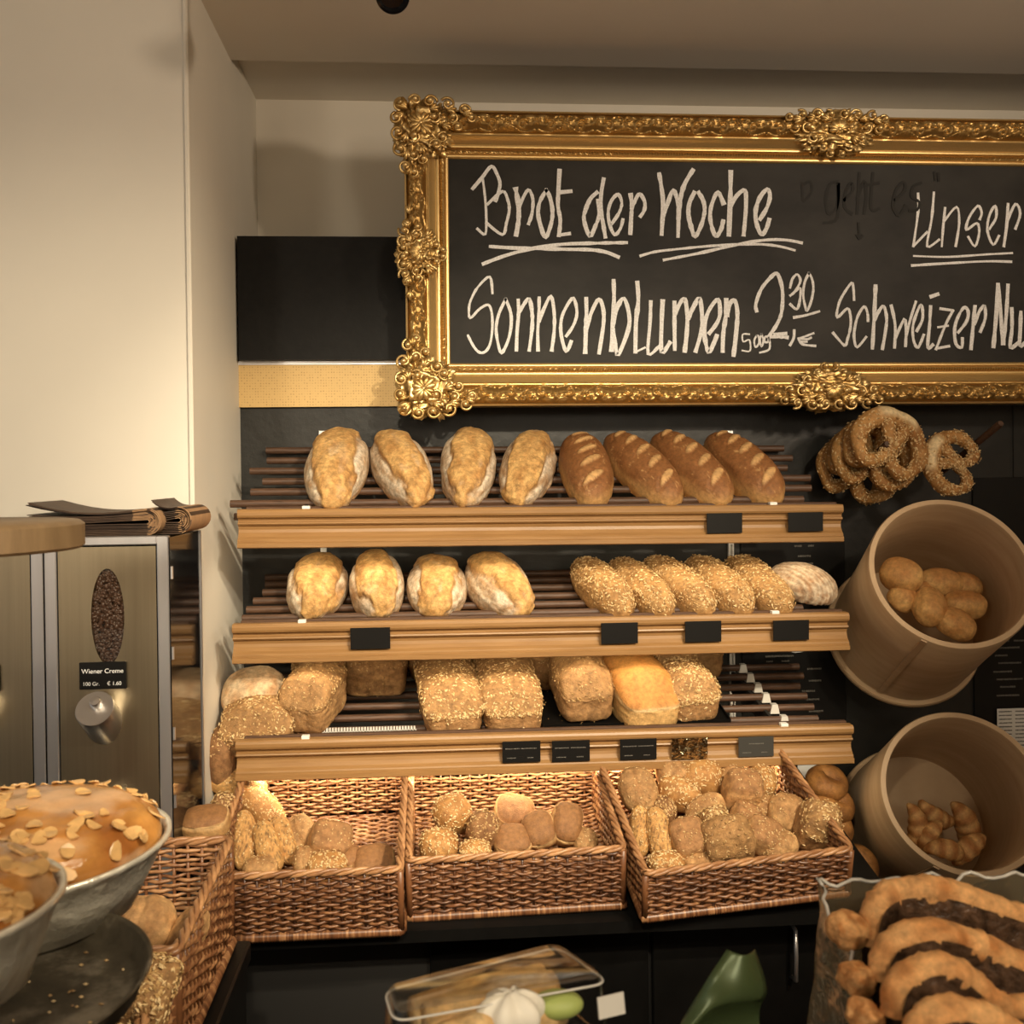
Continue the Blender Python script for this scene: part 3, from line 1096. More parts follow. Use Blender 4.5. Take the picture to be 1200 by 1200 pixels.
c0 = BW * 0.62
flipz = Matrix.Diagonal((1, 1, -1, 1))
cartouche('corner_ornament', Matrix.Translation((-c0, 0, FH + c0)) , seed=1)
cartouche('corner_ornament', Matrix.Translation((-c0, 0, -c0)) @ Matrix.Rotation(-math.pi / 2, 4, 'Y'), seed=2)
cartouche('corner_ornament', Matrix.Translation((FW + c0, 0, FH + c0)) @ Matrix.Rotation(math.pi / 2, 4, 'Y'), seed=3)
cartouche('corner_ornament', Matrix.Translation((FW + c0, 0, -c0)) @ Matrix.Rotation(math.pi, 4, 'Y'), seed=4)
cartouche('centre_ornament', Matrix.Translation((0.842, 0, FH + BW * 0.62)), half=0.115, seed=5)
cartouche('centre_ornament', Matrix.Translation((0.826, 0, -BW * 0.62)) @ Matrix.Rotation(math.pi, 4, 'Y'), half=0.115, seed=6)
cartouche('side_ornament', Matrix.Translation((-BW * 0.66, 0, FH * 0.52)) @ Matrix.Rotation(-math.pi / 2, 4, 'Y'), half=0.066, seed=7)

# the chalk writing, stroke by stroke on the board
CRA, CRB, CRC, CRD, CRE, CRF, CRG = (6, 550, 180), (6, 750, 180), (6, 540, 310), (6.667, 700, 310), (7.059, 860, 310), (6, 1000, 310), (4.444, 930, 190)
WORDS = [
    (CRA, [(4, [(22, 250), (90, 170), (155, 92), (195, 150), (215, 215), (200, 290), (183, 335)]), (3, [(93, 178), (108, 290), (118, 430), (112, 568), (55, 530)]),
           (3.6, [(128, 358), (232, 268), (270, 330), (280, 400), (260, 490), (232, 572), (120, 490)]),
           (5.5, [(325, 250), (345, 370), (345, 470), (328, 575)]), (3.8, [(340, 420), (365, 340), (413, 258), (445, 320), (440, 420), (415, 498)]),
           (4.6, [(540, 260), (495, 340), (482, 420), (500, 510), (535, 592), (575, 490), (583, 400), (565, 310), (540, 260)]),
           (4.6, [(633, 120), (625, 260), (622, 370), (638, 470), (628, 580)]), (4, [(628, 575), (705, 565)]), (4.2, [(640, 275), (715, 268)])]),
    (CRA, [(5, [(897, 275), (850, 320), (815, 400), (805, 470), (845, 580), (885, 510), (912, 430), (905, 330)]), (4.6, [(943, 180), (925, 290), (925, 400), (940, 500), (955, 590)]),
           (4, [(1000, 495), (1050, 420), (1070, 350), (1045, 290), (1000, 330), (975, 410), (985, 500), (1020, 572), (1060, 530), (1078, 465)]),
           (5, [(1132, 290), (1140, 370), (1135, 470), (1130, 565)]), (4.4, [(1140, 390), (1165, 330), (1195, 285), (1230, 340), (1228, 400), (1200, 445)])]),
    (CRA, [(4.2, [(145, 655), (300, 665), (500, 670), (700, 675), (850, 678), (960, 695), (1048, 730)]), (4, [(95, 778), (250, 720), (430, 672), (650, 640), (900, 632), (1105, 628)])]),
    (CRB, [(5, [(133, 145), (150, 250), (160, 360), (150, 570)]), (4.5, [(155, 470), (190, 360), (232, 258), (262, 350), (268, 460), (265, 585)]), (5, [(268, 460), (280, 330), (310, 220), (370, 118)]),
           (5, [(380, 275), (345, 350), (338, 430), (355, 510), (385, 582), (430, 500), (452, 400), (440, 330), (408, 275)]),
           (5, [(585, 355), (545, 275), (505, 350), (490, 430), (500, 510), (530, 582), (565, 540), (582, 475)]),
           (5.5, [(635, 130), (632, 300), (622, 575)]), (5, [(635, 370), (680, 295), (735, 262), (742, 360), (735, 470), (725, 575)]),
           (5, [(840, 465), (890, 380), (910, 300), (890, 255), (840, 310), (810, 400), (815, 490), (850, 572), (885, 530), (905, 465)])]),
    (CRB, [(3, [(0, 722), (100, 693), (250, 675), (450, 655), (650, 642), (850, 640), (980, 655), (1085, 682)]), (3.4, [(165, 750), (400, 705), (600, 660), (780, 622), (930, 607), (1040, 612), (1135, 630)])]),
    (CRC, [(3, [(222, 205), (203, 88), (120, 160), (75, 240), (58, 300), (65, 378), (130, 315), (190, 285), (215, 330), (222, 430), (210, 540), (185, 600), (150, 622), (115, 608), (80, 560), (50, 500)]),
           (3.6, [(315, 245), (270, 340), (248, 440), (258, 540), (285, 622), (330, 540), (352, 440), (350, 340), (315, 245)]),
           (4, [(403, 250), (405, 350), (395, 470), (390, 605)]), (4, [(405, 350), (440, 285), (480, 245), (500, 340), (500, 450), (480, 605)]),
           (4, [(550, 235), (548, 350), (540, 470), (542, 605)]), (4.2, [(550, 400), (580, 320), (632, 225), (655, 340), (655, 470), (638, 605)]),
           (4, [(740, 505), (790, 430), (815, 340), (790, 240), (740, 300), (705, 390), (705, 500), (740, 612), (775, 540)]),
           (5, [(880, 240), (882, 350), (878, 450), (873, 620)]), (4.5, [(885, 440), (920, 330), (970, 245), (1000, 320), (1000, 430), (970, 625)]),
           (5.2, [(1072, 115), (1075, 250), (1065, 430), (1058, 605)]), (4.6, [(1068, 430), (1100, 300), (1145, 240), (1180, 350), (1175, 460), (1105, 635), (1085, 560), (1070, 460)])]),
    (CRD, [(5, [(310, 140), (318, 280), (300, 450), (295, 685)]), (2.6, [(295, 685), (370, 650)]), (4, [(415, 290), (410, 450), (395, 700), (480, 640)]), (5, [(508, 285), (500, 450), (500, 685), (565, 610)]),
           (4.8, [(600, 295), (600, 450), (602, 665)]), (4.8, [(600, 400), (640, 310), (680, 270), (700, 400), (695, 540), (680, 680)]), (5, [(710, 420), (750, 330), (795, 265), (815, 400), (810, 520), (765, 680)]),
           (4.8, [(870, 540), (930, 460), (955, 380), (940, 275), (880, 340), (840, 440), (835, 560), (865, 685), (905, 620), (930, 555)]),
           (5, [(1003, 275), (1000, 400), (980, 540), (975, 680)]), (5, [(1010, 400), (1030, 310), (1070, 285), (1090, 380), (1080, 540), (1060, 712)])]),
    (CRE, [(2, [(125, 578), (70, 580), (75, 640), (125, 625), (130, 715), (65, 712)]), (2.2, [(185, 590), (165, 630), (175, 685), (205, 650), (200, 595), (185, 590)]), (2.2, [(225, 575), (212, 630), (225, 680), (240, 630), (225, 575)]),
           (2.4, [(285, 600), (255, 600), (250, 640), (280, 640), (285, 600), (290, 700), (210, 730)])]),
    (CRE, [(4.2, [(185, 388), (178, 330), (220, 210), (290, 120), (350, 75), (385, 150), (400, 250), (390, 400), (350, 500), (290, 590)]), (4.4, [(290, 600), (370, 598), (440, 605)]), (3.4, [(330, 578), (430, 572)]),
           (3.2, [(495, 545), (490, 610), (460, 670)]), (2.6, [(655, 570), (560, 605), (530, 612)]), (2.6, [(530, 612), (600, 620), (635, 606)]), (2.4, [(545, 640), (600, 640)]), (2.8, [(530, 612), (560, 660), (670, 675)]),
           (3, [(460, 195), (480, 120), (520, 85), (545, 140), (500, 225), (460, 260)]), (3, [(500, 225), (545, 200), (540, 300), (515, 372), (460, 330)]),
           (3, [(615, 75), (580, 150), (568, 250), (580, 330), (600, 385), (635, 300), (652, 200), (640, 120), (615, 75)]), (3.2, [(490, 440), (590, 422), (700, 390)])]),
    (CRE, [(3.2, [(990, 295), (985, 210), (970, 155), (900, 250), (860, 340), (850, 440), (935, 365), (960, 430), (960, 520), (935, 620), (910, 670), (815, 565)]), (3.2, [(1105, 470), (1100, 400), (1072, 350), (1020, 430), (995, 530), (990, 610), (1015, 685), (1090, 600)])]),
    (CRF, [(4.5, [(152, 150), (145, 320), (130, 590)]), (4, [(148, 390), (175, 330), (210, 295), (230, 380), (220, 480), (200, 595)]),
           (3.8, [(262, 290), (290, 430), (285, 585)]), (3.6, [(290, 520), (355, 385), (365, 480), (362, 575)]), (3.2, [(368, 500), (395, 390), (435, 262)]),
           (3.4, [(440, 470), (480, 390), (480, 310), (465, 290), (430, 370), (412, 450), (420, 540), (450, 585), (490, 495)]),
           (3.8, [(538, 295), (530, 430), (518, 585), (555, 565)]), (4.6, [(538, 228), (590, 210)]), (3.2, [(605, 312), (695, 325)]), (3.2, [(695, 325), (640, 430), (575, 598)]), (3.2, [(575, 592), (668, 575)]), (2.6, [(588, 443), (660, 432)]),
           (3.8, [(730, 480), (790, 400), (800, 330), (770, 305), (725, 380), (705, 460), (715, 560), (755, 585), (760, 520)]),
           (4.2, [(848, 295), (838, 400), (820, 595)]), (3.8, [(845, 420), (880, 330), (915, 295), (920, 380), (885, 475)])]),
    (CRF, [(4.8, [(1012, 140), (1000, 350), (980, 580)]), (4.4, [(1015, 150), (1030, 330), (1045, 560)]), (4.4, [(1082, 145), (1070, 350), (1050, 560)]),
           (4.4, [(1108, 310), (1110, 450), (1098, 585), (1160, 545)]), (4.4, [(1172, 335), (1168, 450), (1165, 570), (1205, 548)])]),
    (CRG, [(3, [(645, 165), (645, 260), (620, 440)]), (2.6, [(620, 440), (692, 365)]), (3, [(727, 160), (715, 300), (692, 440), (755, 405)]), (3, [(785, 240), (775, 340), (768, 440)]), (3, [(780, 310), (845, 235), (858, 320), (840, 440)]),
           (3, [(965, 300), (975, 265), (955, 230), (910, 290), (895, 355), (950, 320), (962, 370), (940, 440), (905, 390)]), (3, [(1015, 350), (1050, 290), (1045, 230), (1015, 280), (1005, 360), (1035, 432), (1065, 385)]),
           (3.6, [(1112, 220), (1105, 330), (1090, 440)]), (3.2, [(1108, 310), (1150, 220), (1175, 270), (1150, 350)])]),
    (CRG, [(2.4, [(622, 490), (800, 495), (1000, 482), (1135, 475)]), (3, [(612, 540), (800, 528), (1000, 518), (1130, 520)])]),
]
GHOST = [(CRG, [(2.6, [(40, 110), (45, 200)]), (2.6, [(45, 120), (85, 105), (90, 160), (50, 205)]), (3, [(225, 105), (185, 120), (165, 200), (180, 270), (225, 230), (230, 110), (225, 290), (155, 318)]),
                (3, [(260, 200), (305, 150), (295, 110), (265, 170), (265, 240), (300, 270)]), (3, [(340, 60), (328, 270)]), (3, [(330, 190), (365, 100), (375, 180), (365, 270)]), (3, [(410, 60), (400, 240), (440, 245)]), (3, [(385, 120), (440, 110)]),
                (3, [(525, 200), (575, 150), (570, 105), (530, 150), (515, 230), (545, 280), (580, 230)]), (2.6, [(660, 110), (620, 130), (610, 180), (650, 210), (640, 250), (600, 255)]), (2.4, [(730, 55), (735, 95)]), (2.4, [(750, 60), (752, 98)]),
                (2.2, [(335, 320), (340, 400)]), (2.2, [(325, 380), (340, 400), (355, 385)])])]


def strokes(words, Y, parent, name, mat, wscale=1.0, lift=0.0032, smooth_k=4, plane=None):
    inv = wm(parent).inverted()
    for (cs_, sts) in words:
        mb = MB()
        for si, (wd, pts) in enumerate(sts):
            P3 = []
            for (a, b) in pts:
                q = inv @ at(a / cs_[0] + cs_[1], b / cs_[0] + cs_[2], Y)
                P3.append((q.x, q.z))
            P = catmull(P3, smooth_k)
            T = np.gradient(P, axis=0)
            T /= np.linalg.norm(T, axis=1)[:, None] + 1e-12
            Nn = np.stack([-T[:, 1], T[:, 0]], 1)
            hw = wd / 1200 * Y / 2 * wscale
            P[0] -= T[0] * hw * 0.7
            P[-1] += T[-1] * hw * 0.7
            k = len(P)
            rs = np.random.RandomState(int(P[0][0] * 1e4) % 9999)
            jit = hw * (1 + 0.10 * rs.randn(k))[:, None]
            L_, R_ = P + Nn * jit, P - Nn * jit
            y1, y0 = -lift - 0.00012 * si, -lift + 0.0009
            V = np.concatenate([np.stack([L_[:, 0], np.full(k, y1), L_[:, 1]], 1), np.stack([R_[:, 0], np.full(k, y1), R_[:, 1]], 1),
                                np.stack([L_[:, 0], np.full(k, y0), L_[:, 1]], 1), np.stack([R_[:, 0], np.full(k, y0), R_[:, 1]], 1)])
            F = []
            for i in range(k - 1):
                F += [(i, k + i, k + i + 1, i + 1), (2 * k + i, i, i + 1, 2 * k + i + 1), (k + i, 3 * k + i, 3 * k + i + 1, k + i + 1)]
            mb.add(V, F)
        mb.build(name, mat, parent)


strokes(WORDS, YS, sign, 'chalk_writing', M['chalk'], 1.0)
strokes(GHOST, YS, sign, 'wiped_writing', M['ghost'], 1.3, 0.0026)
# ---------------------------------------------------------------- bread shelves
RAIL_X = {0: at(379, 600, YW).x, 1: at(855, 600, YW).x}


def slot_rail(px, label):
    x = at(px, 600, YW).x
    t = thing('shelf_rail', label, 'rail', (x, YW, 1.25), group='slotted wall rails')
    mb = MB()
    z0, z1 = -0.40, at(px, 505, YW).z - 1.25
    mb.box((-0.0065, -0.010, z0), (-0.003, -0.0002, z1))
    mb.box((0.003, -0.010, z0), (0.0065, -0.0002, z1))
    mb.box((-0.003, -0.003, z0), (0.003, -0.0002, z1))
    z = z0
    while z < z1:
        mb.box((-0.003, -0.010, z), (0.003, -0.003, z + 0.006))
        z += 0.032
    mb.build('slotted_channel', M['rail'], t)
    return t


slot_rail(379, 'pale slotted wall rail holding the left ends of the bread shelves')
slot_rail(855, 'pale slotted wall rail holding the right ends of the bread shelves')

BOARD = [(0.000, 0.000), (0.017, 0.000), (0.0205, 0.002), (0.0225, 0.006), (0.0225, 0.012), (0.0205, 0.016), (0.0150, 0.018), (0.0120, 0.0215), (0.0120, 0.0245),
         (0.0170, 0.026), (0.0180, 0.0285), (0.0155, 0.031), (0.0095, 0.0335), (0.0075, 0.040), (0.0085, 0.046), (0.0130, 0.053), (0.0190, 0.058), (0.0205, 0.0605), (0.0205, 0.0635), (0.0245, 0.0655), (0.0245, 0.0735), (0.021, 0.0755), (0.000, 0.0755)]
SHELF = {}
STRIP = {'top': 0.8, 'mid': 0.5, 'low': 2.8}
CLIPPED = []


def shelf(key, label, corners, Yf, rods, zoff=0.0):
    (lx, ly), (rx, ry) = corners
    A, B = at(lx, ly, Yf), at(rx, ry, Yf)
    zt = (A.z + B.z) / 2
    t = thing('bread_shelf', label, 'shelf', ((A.x + B.x) / 2, Yf, zt), (0, math.atan2(-(B.z - A.z), B.x - A.x), 0), group='wooden bread shelves')
    L = (B - A).length
    b = MB().extrude([(-y + 0.02, -z) for y, z in BOARD], -L / 2, L / 2).build('front_board', M['oak'], t)
    # brown rear batten behind the board's top edge
    MB().box((-L / 2 + 0.012, 0.021, -0.020), (L / 2 - 0.004, 0.034, 0.004), bev=0.002).build('rod', M['rod'], t)
    inv = wm(t).inverted()
    rs = random.Random(hash(label) % 97 if False else len(label))
    me = None
    pts = []
    for (pl, pr, py, Y) in rods:
        a, c = inv @ at(pl, py + (380 - pl) * -0.004, Y), inv @ at(pr, py, Y)
        z = (a.z + c.z) / 2 + zoff
        pts.append((Y - Yf, z))
        MB().tube([(a.x, Y - Yf, z), (a.x * 0.3 + c.x * 0.7, Y - Yf, z), (c.x, Y - Yf, z)], 0.0078, 10).build('rod', M['rod'], t, smooth=True, sharp=40)
    # sloping arms that carry the rods, hooked in the wall rails
    for k in (0, 1):
        xx = (inv @ Vector((RAIL_X[k], Yf, zt))).x
        y1, z1 = pts[0][0], pts[0][1]
        y0, z0 = 0.030, pts[-1][1]
        prof = [(YW - 0.010 - Yf, z1 - 0.012), (YW - 0.010 - Yf, z1 - 0.06), (y0 + 0.02, z0 - 0.028), (y0 - 0.008, z0 - 0.024), (y0 - 0.008, z0 - 0.011), (y1, z1 - 0.0095)]
        MB().extrude(prof, xx - 0.003, xx + 0.003).build('bracket_arm', M['dark'], t)
        for (yy, zz) in (pts if (key == 'low' and k) else []):
            mb = MB()
            V = [(-0.010, yy - 0.010, zz - 0.010), (0.010, yy - 0.010, zz - 0.010), (0.010, yy + 0.010, zz - 0.010), (-0.010, yy + 0.010, zz - 0.010),
                 (-0.006, yy - 0.010, zz + 0.009), (0.006, yy - 0.010, zz + 0.009), (0.006, yy + 0.004, zz + 0.010), (-0.006, yy + 0.004, zz + 0.010)]
            mb.add(np.array(V) + (xx + (0.02 if k else -0.012), 0, 0), [(3, 2, 1, 0), (4, 5, 6, 7), (0, 1, 5, 4), (1, 2, 6, 5), (2, 3, 7, 6), (3, 0, 4, 7)])
            mb.build('clip', M['clip'], t)
    # warm light strip behind the lower edge of the front board
    st = MB().box((-L / 2 + 0.03, 0.0205, -0.070), (L / 2 - 0.03, 0.030, -0.056)).build('light_strip', M['alu'], t)
    MB().box((-L / 2 + 0.035, 0.0215, -0.0715), (L / 2 - 0.035, 0.029, -0.0695)).build('diffuser', M['led'], st)
    ld = bpy.data.lights.new('strip_lamp', 'AREA')
    ld.shape, ld.size, ld.size_y, ld.energy, ld.color = 'RECTANGLE', L * 0.94, 0.008, STRIP[key], (1.0, 0.80, 0.52)
    lo = bpy.data.objects.new('strip_lamp', ld)
    COL.objects.link(lo)
    lo.parent = t
    lo.location, lo.rotation_euler = (0, 0.027, -0.074), (R(30), 0, 0)
    SHELF[key] = dict(t=t, Yf=Yf, zt=zt, pts=pts, x0=A.x, x1=B.x, A=A, B=B)
    return t


shelf('top', 'topmost bread shelf with steeply sloping dark rods, below the framed chalkboard', ((278, 597), (988, 591)), 2.0,
      [(312, 918, 527, 2.33), (313, 928, 538.5, 2.275), (293, 922, 550.5, 2.22), (308, 949, 562.5, 2.165), (294, 950, 574.5, 2.11), (270, 941, 588, 2.055)])
shelf('mid', 'middle bread shelf with four black price cards on its front', ((272, 732), (995, 718)), 1.985,
      [(311, 915, 677, 2.33), (311, 918, 685, 2.275), (308, 924, 694, 2.22), (297, 920, 704, 2.165), (289, 935, 714, 2.11), (284, 940, 724, 2.05)], 0.009)
shelf('low', 'lowest bread shelf carrying the tin loaves, above the wicker baskets', ((276, 869), (1000, 850)), 1.96,
      [(330, 936, 781, 2.33), (330, 941, 792, 2.275), (330, 937, 804, 2.22), (325, 945, 816, 2.165), (318, 953, 829, 2.11), (312, 958, 843, 2.05)], -0.013)
MB().tube([(-0.612, 0.044, -0.016), (-0.58, 0.044, -0.016), (-0.3, 0.044, -0.016)], 0.0075, 10).build('rod', M['rod'], SHELF['top']['t'], smooth=True)
for key, pp in (('top', (358, 910)), ('mid', (352, 912)), ('low', (355, 922))):
    s = SHELF[key]
    inv = wm(s['t']).inverted()
    for px in pp:
        x = (inv @ at(px, 700, s['Yf'] - 0.01)).x
        MB().box((x - 0.0075, 0.004, -0.001), (x + 0.0075, 0.019, 0.0055), bev=0.001).build('clip', M['white'], s['t'])


def rack_z(key, Y):
    p = SHELF[key]['pts']
    (y1, z1), (y0, z0) = p[0], p[-1]
    y = Y - SHELF[key]['Yf']
    return SHELF[key]['zt'] + z0 + (z1 - z0) * (y - y0) / (y1 - y0) + 0.0075


def rack_slope(key):
    p = SHELF[key]['pts']
    return math.atan2(p[0][1] - p[-1][1], p[0][0] - p[-1][0])


def on_rack(key, px, py, Y, kind, dims, yaw, label, cat, name, group=None, n=26, lift=0.0, roll=0.0, dip=0.0, **kw):
    s = SHELF[key]
    x = at(px, py, Y).x
    tilt = (s['B'].z - s['A'].z) / (s['B'].x - s['A'].x) * (x - (s['A'].x + s['B'].x) / 2)
    q = Matrix.Rotation(rack_slope(key) + R(dip), 3, 'X') @ Matrix.Rotation(R(yaw), 3, 'Z') @ Matrix.Rotation(R(roll), 3, 'Y')
    return put_bread(name, label, cat, kind, (x, Y, rack_z(key, Y) + tilt + lift - 0.002), dims, q.to_euler(), group, n, **kw)


# top shelf
for (px, w, l, h, yaw, lab) in ((395, .128, .25, .100, -3, 'leftmost floury rustic loaf on the top shelf, wide with a golden torn crust'),
                                (472, .116, .25, .098, 14, 'floury rustic loaf on the top shelf leaning left, second from the left'),
                                (548, .116, .25, .102, -4, 'upright floury rustic loaf on the top shelf, third from the left'),
                                (617, .112, .24, .094, -13, 'floury rustic loaf on the top shelf leaning right beside the brown slashed loaves')):
    on_rack('top', px, 550, 2.155, 'rustic', (w, l * 1.12, h * 0.90), yaw, lab, 'bread', 'rustic_loaf', 'rustic loaves on the top shelf', 40, -0.012, dip=6)
for (px, w, l, h, yaw, lab) in ((685, .106, .25, .098, 0, 'upright brown loaf with slashed crust, first right of the rustic loaves on the top shelf'),
                                (750, .102, .27, .096, 17, 'brown slashed loaf leaning left, between two others, second of the slashed loaves'),
                                (806, .104, .27, .098, 17, 'brown slashed loaf leaning left, third of the slashed loaves on the top shelf'),
                                (868, .108, .26, .098, 13, 'rightmost brown slashed loaf on the top shelf')):
    on_rack('top', px, 550, 2.155, 'slashed', (w, l * 1.08, h * 0.86), yaw, lab, 'bread', 'slashed_loaf', 'slashed brown loaves on the top shelf', 40, -0.012, dip=6)
# middle shelf
for (px, w, l, h, yaw, lab) in ((371, .122, .20, .094, -3, 'leftmost rustic loaf on the middle shelf, floury with a split golden top'),
                                (442, .112, .20, .100, 5, 'second rustic loaf on the middle shelf, narrow and tall'),
                                (512, .124, .20, .086, 2, 'third rustic loaf on the middle shelf, round and low'),
                                (584, .124, .22, .090, 16, 'fourth rustic loaf on the middle shelf, with its foot turned to the right')):
    on_rack('mid', px, 690, 2.140, 'rustic', (w, l * 1.10, h), yaw, lab, 'bread', 'rustic_loaf', 'rustic loaves on the middle shelf', 40, -0.012, dip=7)
for (px, h, yaw, lab) in ((704, .071, 14, 'leftmost oat-covered long loaf on the middle shelf'), (749, .069, 14, 'second oat-covered long loaf from the left on the middle shelf'), (793, .073, 17, 'third oat-covered long loaf, middle one of the five'),
                          (840, .071, 13, 'fourth oat-covered long loaf from the left on the middle shelf'), (886, .071, 9, 'fifth oat-covered long loaf, next to the floury striped bread')):
    on_rack('mid', px, 690, 2.125, 'long', (.086, .25, h), yaw, lab, 'bread', 'oat_loaf', 'oat-covered loaves on the middle shelf', 24, -0.010, dip=7)
on_rack('mid', 939, 693, 2.10, 'striped', (.098, .17, .070), 22, 'small pale bread striped with flour at the right end of the middle shelf', 'bread', 'floury_bread', None, 30)

# lowest shelf: a black tray, then the loaves
s = SHELF['low']
inv = wm(s['t']).inverted()
x0, x1 = at(632, 840, 2.1).x, at(842, 840, 2.1).x
tray = thing('baking_tray', 'black baking tray lying on the rods of the lowest shelf under the loaves', 'tray', ((x0 + x1) / 2, 2.17, rack_z('low', 2.17) + 0.003 + (s['B'].z - s['A'].z) / (s['B'].x - s['A'].x) * ((x0 + x1) / 2 - (s['A'].x + s['B'].x) / 2)), (rack_slope('low'), 0, 0))
hx = (x1 - x0) / 2
MB().box((-hx, -0.155, -0.001), (hx, 0.15, 0.001)).build('tray_floor', M['counter'], tray)
mb = MB()
for (lo, hi) in (((-hx, -0.157, -0.001), (hx, -0.155, 0.007)), ((-hx, 0.15, -0.001), (hx, 0.152, 0.007)), ((-hx - 0.002, -0.157, -0.001), (-hx, 0.152, 0.007)), ((hx, -0.157, -0.001), (hx + 0.002, 0.152, 0.007))):
    mb.box(lo, hi)
mb.build('tray_edge', M['counter'], tray)
rs = np.random.RandomState(5)
mb = MB()
for i in range(60):
    mb.add(OCT_V * rs.uniform(0.0008, 0.002) + (rs.uniform(-hx, hx) * 0.95, rs.uniform(-0.15, 0.05), 0.002), OCT_F, rs.rand())
stuff(mb.build('crumbs', M['seed'], tray))
LOW = [  # px, py, Y, kind, dims, yaw, lift, name, label
    (441, 790, 2.235, 'grain_tin', (.120, .13, .092), 88, 0, 'grain_tin_loaf', 'grain tin loaf turned sideways at the back left of the lowest shelf'),
    (381, 792, 2.235, 'tin', (.112, .12, .090), -14, 0, 'grain_tin_loaf', 'grain tin loaf behind the small one at the left end of the lowest shelf'),
    (368, 826, 2.090, 'grain_tin', (.100, .15, .082), -16, 0, 'grain_tin_loaf', 'small grain tin loaf with a cut-like front at the left of the lowest shelf'),
    (510, 786, 2.305, 'tin', (.126, .10, .100), 8, 0, 'seeded_tin_loaf', 'seeded tin loaf at the back, behind the left of two big oat-topped loaves'),
    (525, 822, 2.120, 'tin', (.120, .25, .068), 6, 0, 'seeded_tin_loaf', 'left of the two big oat-topped tin loaves in front on the lowest shelf'),
    (577, 786, 2.305, 'tin', (.114, .10, .102), -4, 0, 'seeded_tin_loaf', 'seeded tin loaf at the back, behind the right of two big oat-topped loaves'),
    (594, 820, 2.120, 'tin', (.120, .25, .070), 3, 0, 'seeded_tin_loaf', 'right of the two big oat-topped tin loaves in front on the lowest shelf'),
    (643, 790, 2.245, 'grain_tin', (.116, .13, .098), 6, 0.003, 'grain_tin_loaf', 'pale seeded tin loaf behind the small grey grain loaf'),
    (679, 816, 2.11, 'grain_tin', (.108, .17, .082), 5, 0.005, 'grain_tin_loaf', 'small grey grain tin loaf left of the golden white loaf'),
    (738, 808, 2.135, 'white_tin', (.124, .28, .088), 11, -0.006, 'white_tin_loaf', 'smooth golden white tin loaf without seeds on the lowest shelf'),
    (802, 775, 2.27, 'grain_tin', (.112, .155, .092), 84, 0.005, 'grain_tin_loaf', 'seeded tin loaf turned sideways at the back right of the lowest shelf'),
    (785, 795, 2.20, 'tin', (.092, .085, .088), 8, 0.005, 'seeded_tin_loaf', 'oat-covered tin loaf behind the short one at the right of the lowest shelf'),
    (803, 828, 2.085, 'tin', (.098, .14, .070), 9, 0.005, 'seeded_tin_loaf', 'short oat-covered tin loaf right of the golden white loaf'),
]
for (px, py, Y, kind, dims, yaw, lift, name, lab) in LOW:
    on_rack('low', px, py, Y, kind, dims, yaw, lab, 'bread', name, 'tin loaves on the lowest shelf', 30, lift, dens=1.2, dip=(4 if Y < 2.19 else 0))
# short plastic comb strip behind the front board
a, b = at(372, 857, 2.03), at(488, 854, 2.03)
mb = MB()
for i in range(34):
    f = i / 34
    p = a.lerp(b, f)
    mb.box((p.x, 2.028, p.z - 0.003), (p.x + 0.0035, 2.032, p.z + 0.006))
mb.box((a.x, 2.028, a.z - 0.006), (b.x, 2.034, a.z - 0.002))
tag(mb.build('comb_strip', M['clip']), 'toothed clear strip behind the front board of the lowest shelf', 'strip')

# ---------------------------------------------------------------- price cards


def text_mesh(txt, size, name, mat, parent, loc, rot=(math.pi / 2, 0, 0), align='CENTER', shear=0.0):
    cu = bpy.data.curves.new(name, 'FONT')
    cu.body, cu.size, cu.align_x, cu.extrude, cu.shear = txt, size, align, 0.0002, shear
    o = bpy.data.objects.new(name, cu)
    COL.objects.link(o)
    bpy.context.view_layer.update()
    me = bpy.data.meshes.new_from_object(o.evaluated_get(bpy.context.evaluated_depsgraph_get()))
    bpy.data.objects.remove(o)
    me.materials.clear()
    me.materials.append(mat)
    o = bpy.data.objects.new(name, me)
    COL.objects.link(o)
    o.parent = parent
    o.location, o.rotation_euler = loc, rot
    return o


def squiggles(parent, rows, w, name='small_print', mat=None, h=0.0016, y=-0.0014, x0=0.0, seed=1):
    """lines of print too small to be read in the photograph"""
    rs = np.random.RandomState(seed)
    mb = MB()
    for (zz, segs) in rows:
        for (a, b) in segs:
            x = a * w
            while x < b * w:
                ww = rs.uniform(0.0006, 0.0014)
                mb.box((x0 + x, y, zz - h * rs.uniform(0.3, 0.5)), (x0 + x + ww, y + 0.0006, zz + h * rs.uniform(0.3, 0.5)))
                x += ww + rs.uniform(0.0005, 0.0012)
    return stuff(mb.build(name, mat or M['card_print'], parent))


CARDS = [('top', 849, 613, 43, 24, 'card', 'plain black price card on the top shelf front, left of the end card'), ('top', 944, 611.5, 43, 23, 'card', 'plain black price card nearest the right end of the top shelf front'),
         ('mid', 434, 748, 46, 25, 'card', 'black price card alone at the left of the middle shelf front'), ('mid', 726, 742, 44, 25, 'card', 'black price card under the oat loaves, second from the left on the middle shelf'),
         ('mid', 824, 740, 44, 25, 'card', 'black price card third from the left on the middle shelf front'), ('mid', 927, 738.5, 44, 24, 'card', 'black price card at the right end of the middle shelf front'),
         ('low', 611, 881, 45, 25, 'print', 'black price card with a faint line of print, leftmost on the lowest shelf'), ('low', 669, 880, 45, 25, 'print', 'black price card with faint print, second from the left on the lowest shelf'),
         ('low', 748, 878, 44, 25, 'print', 'black price card with faint print, just left of the crumpled shiny card'), ('low', 808, 877, 43, 25, 'foil', 'crumpled shiny price card reflecting the lamp on the lowest shelf'),
         ('low', 886, 875, 43, 24, 'grey', 'dark grey price card at the right of the lowest shelf')]
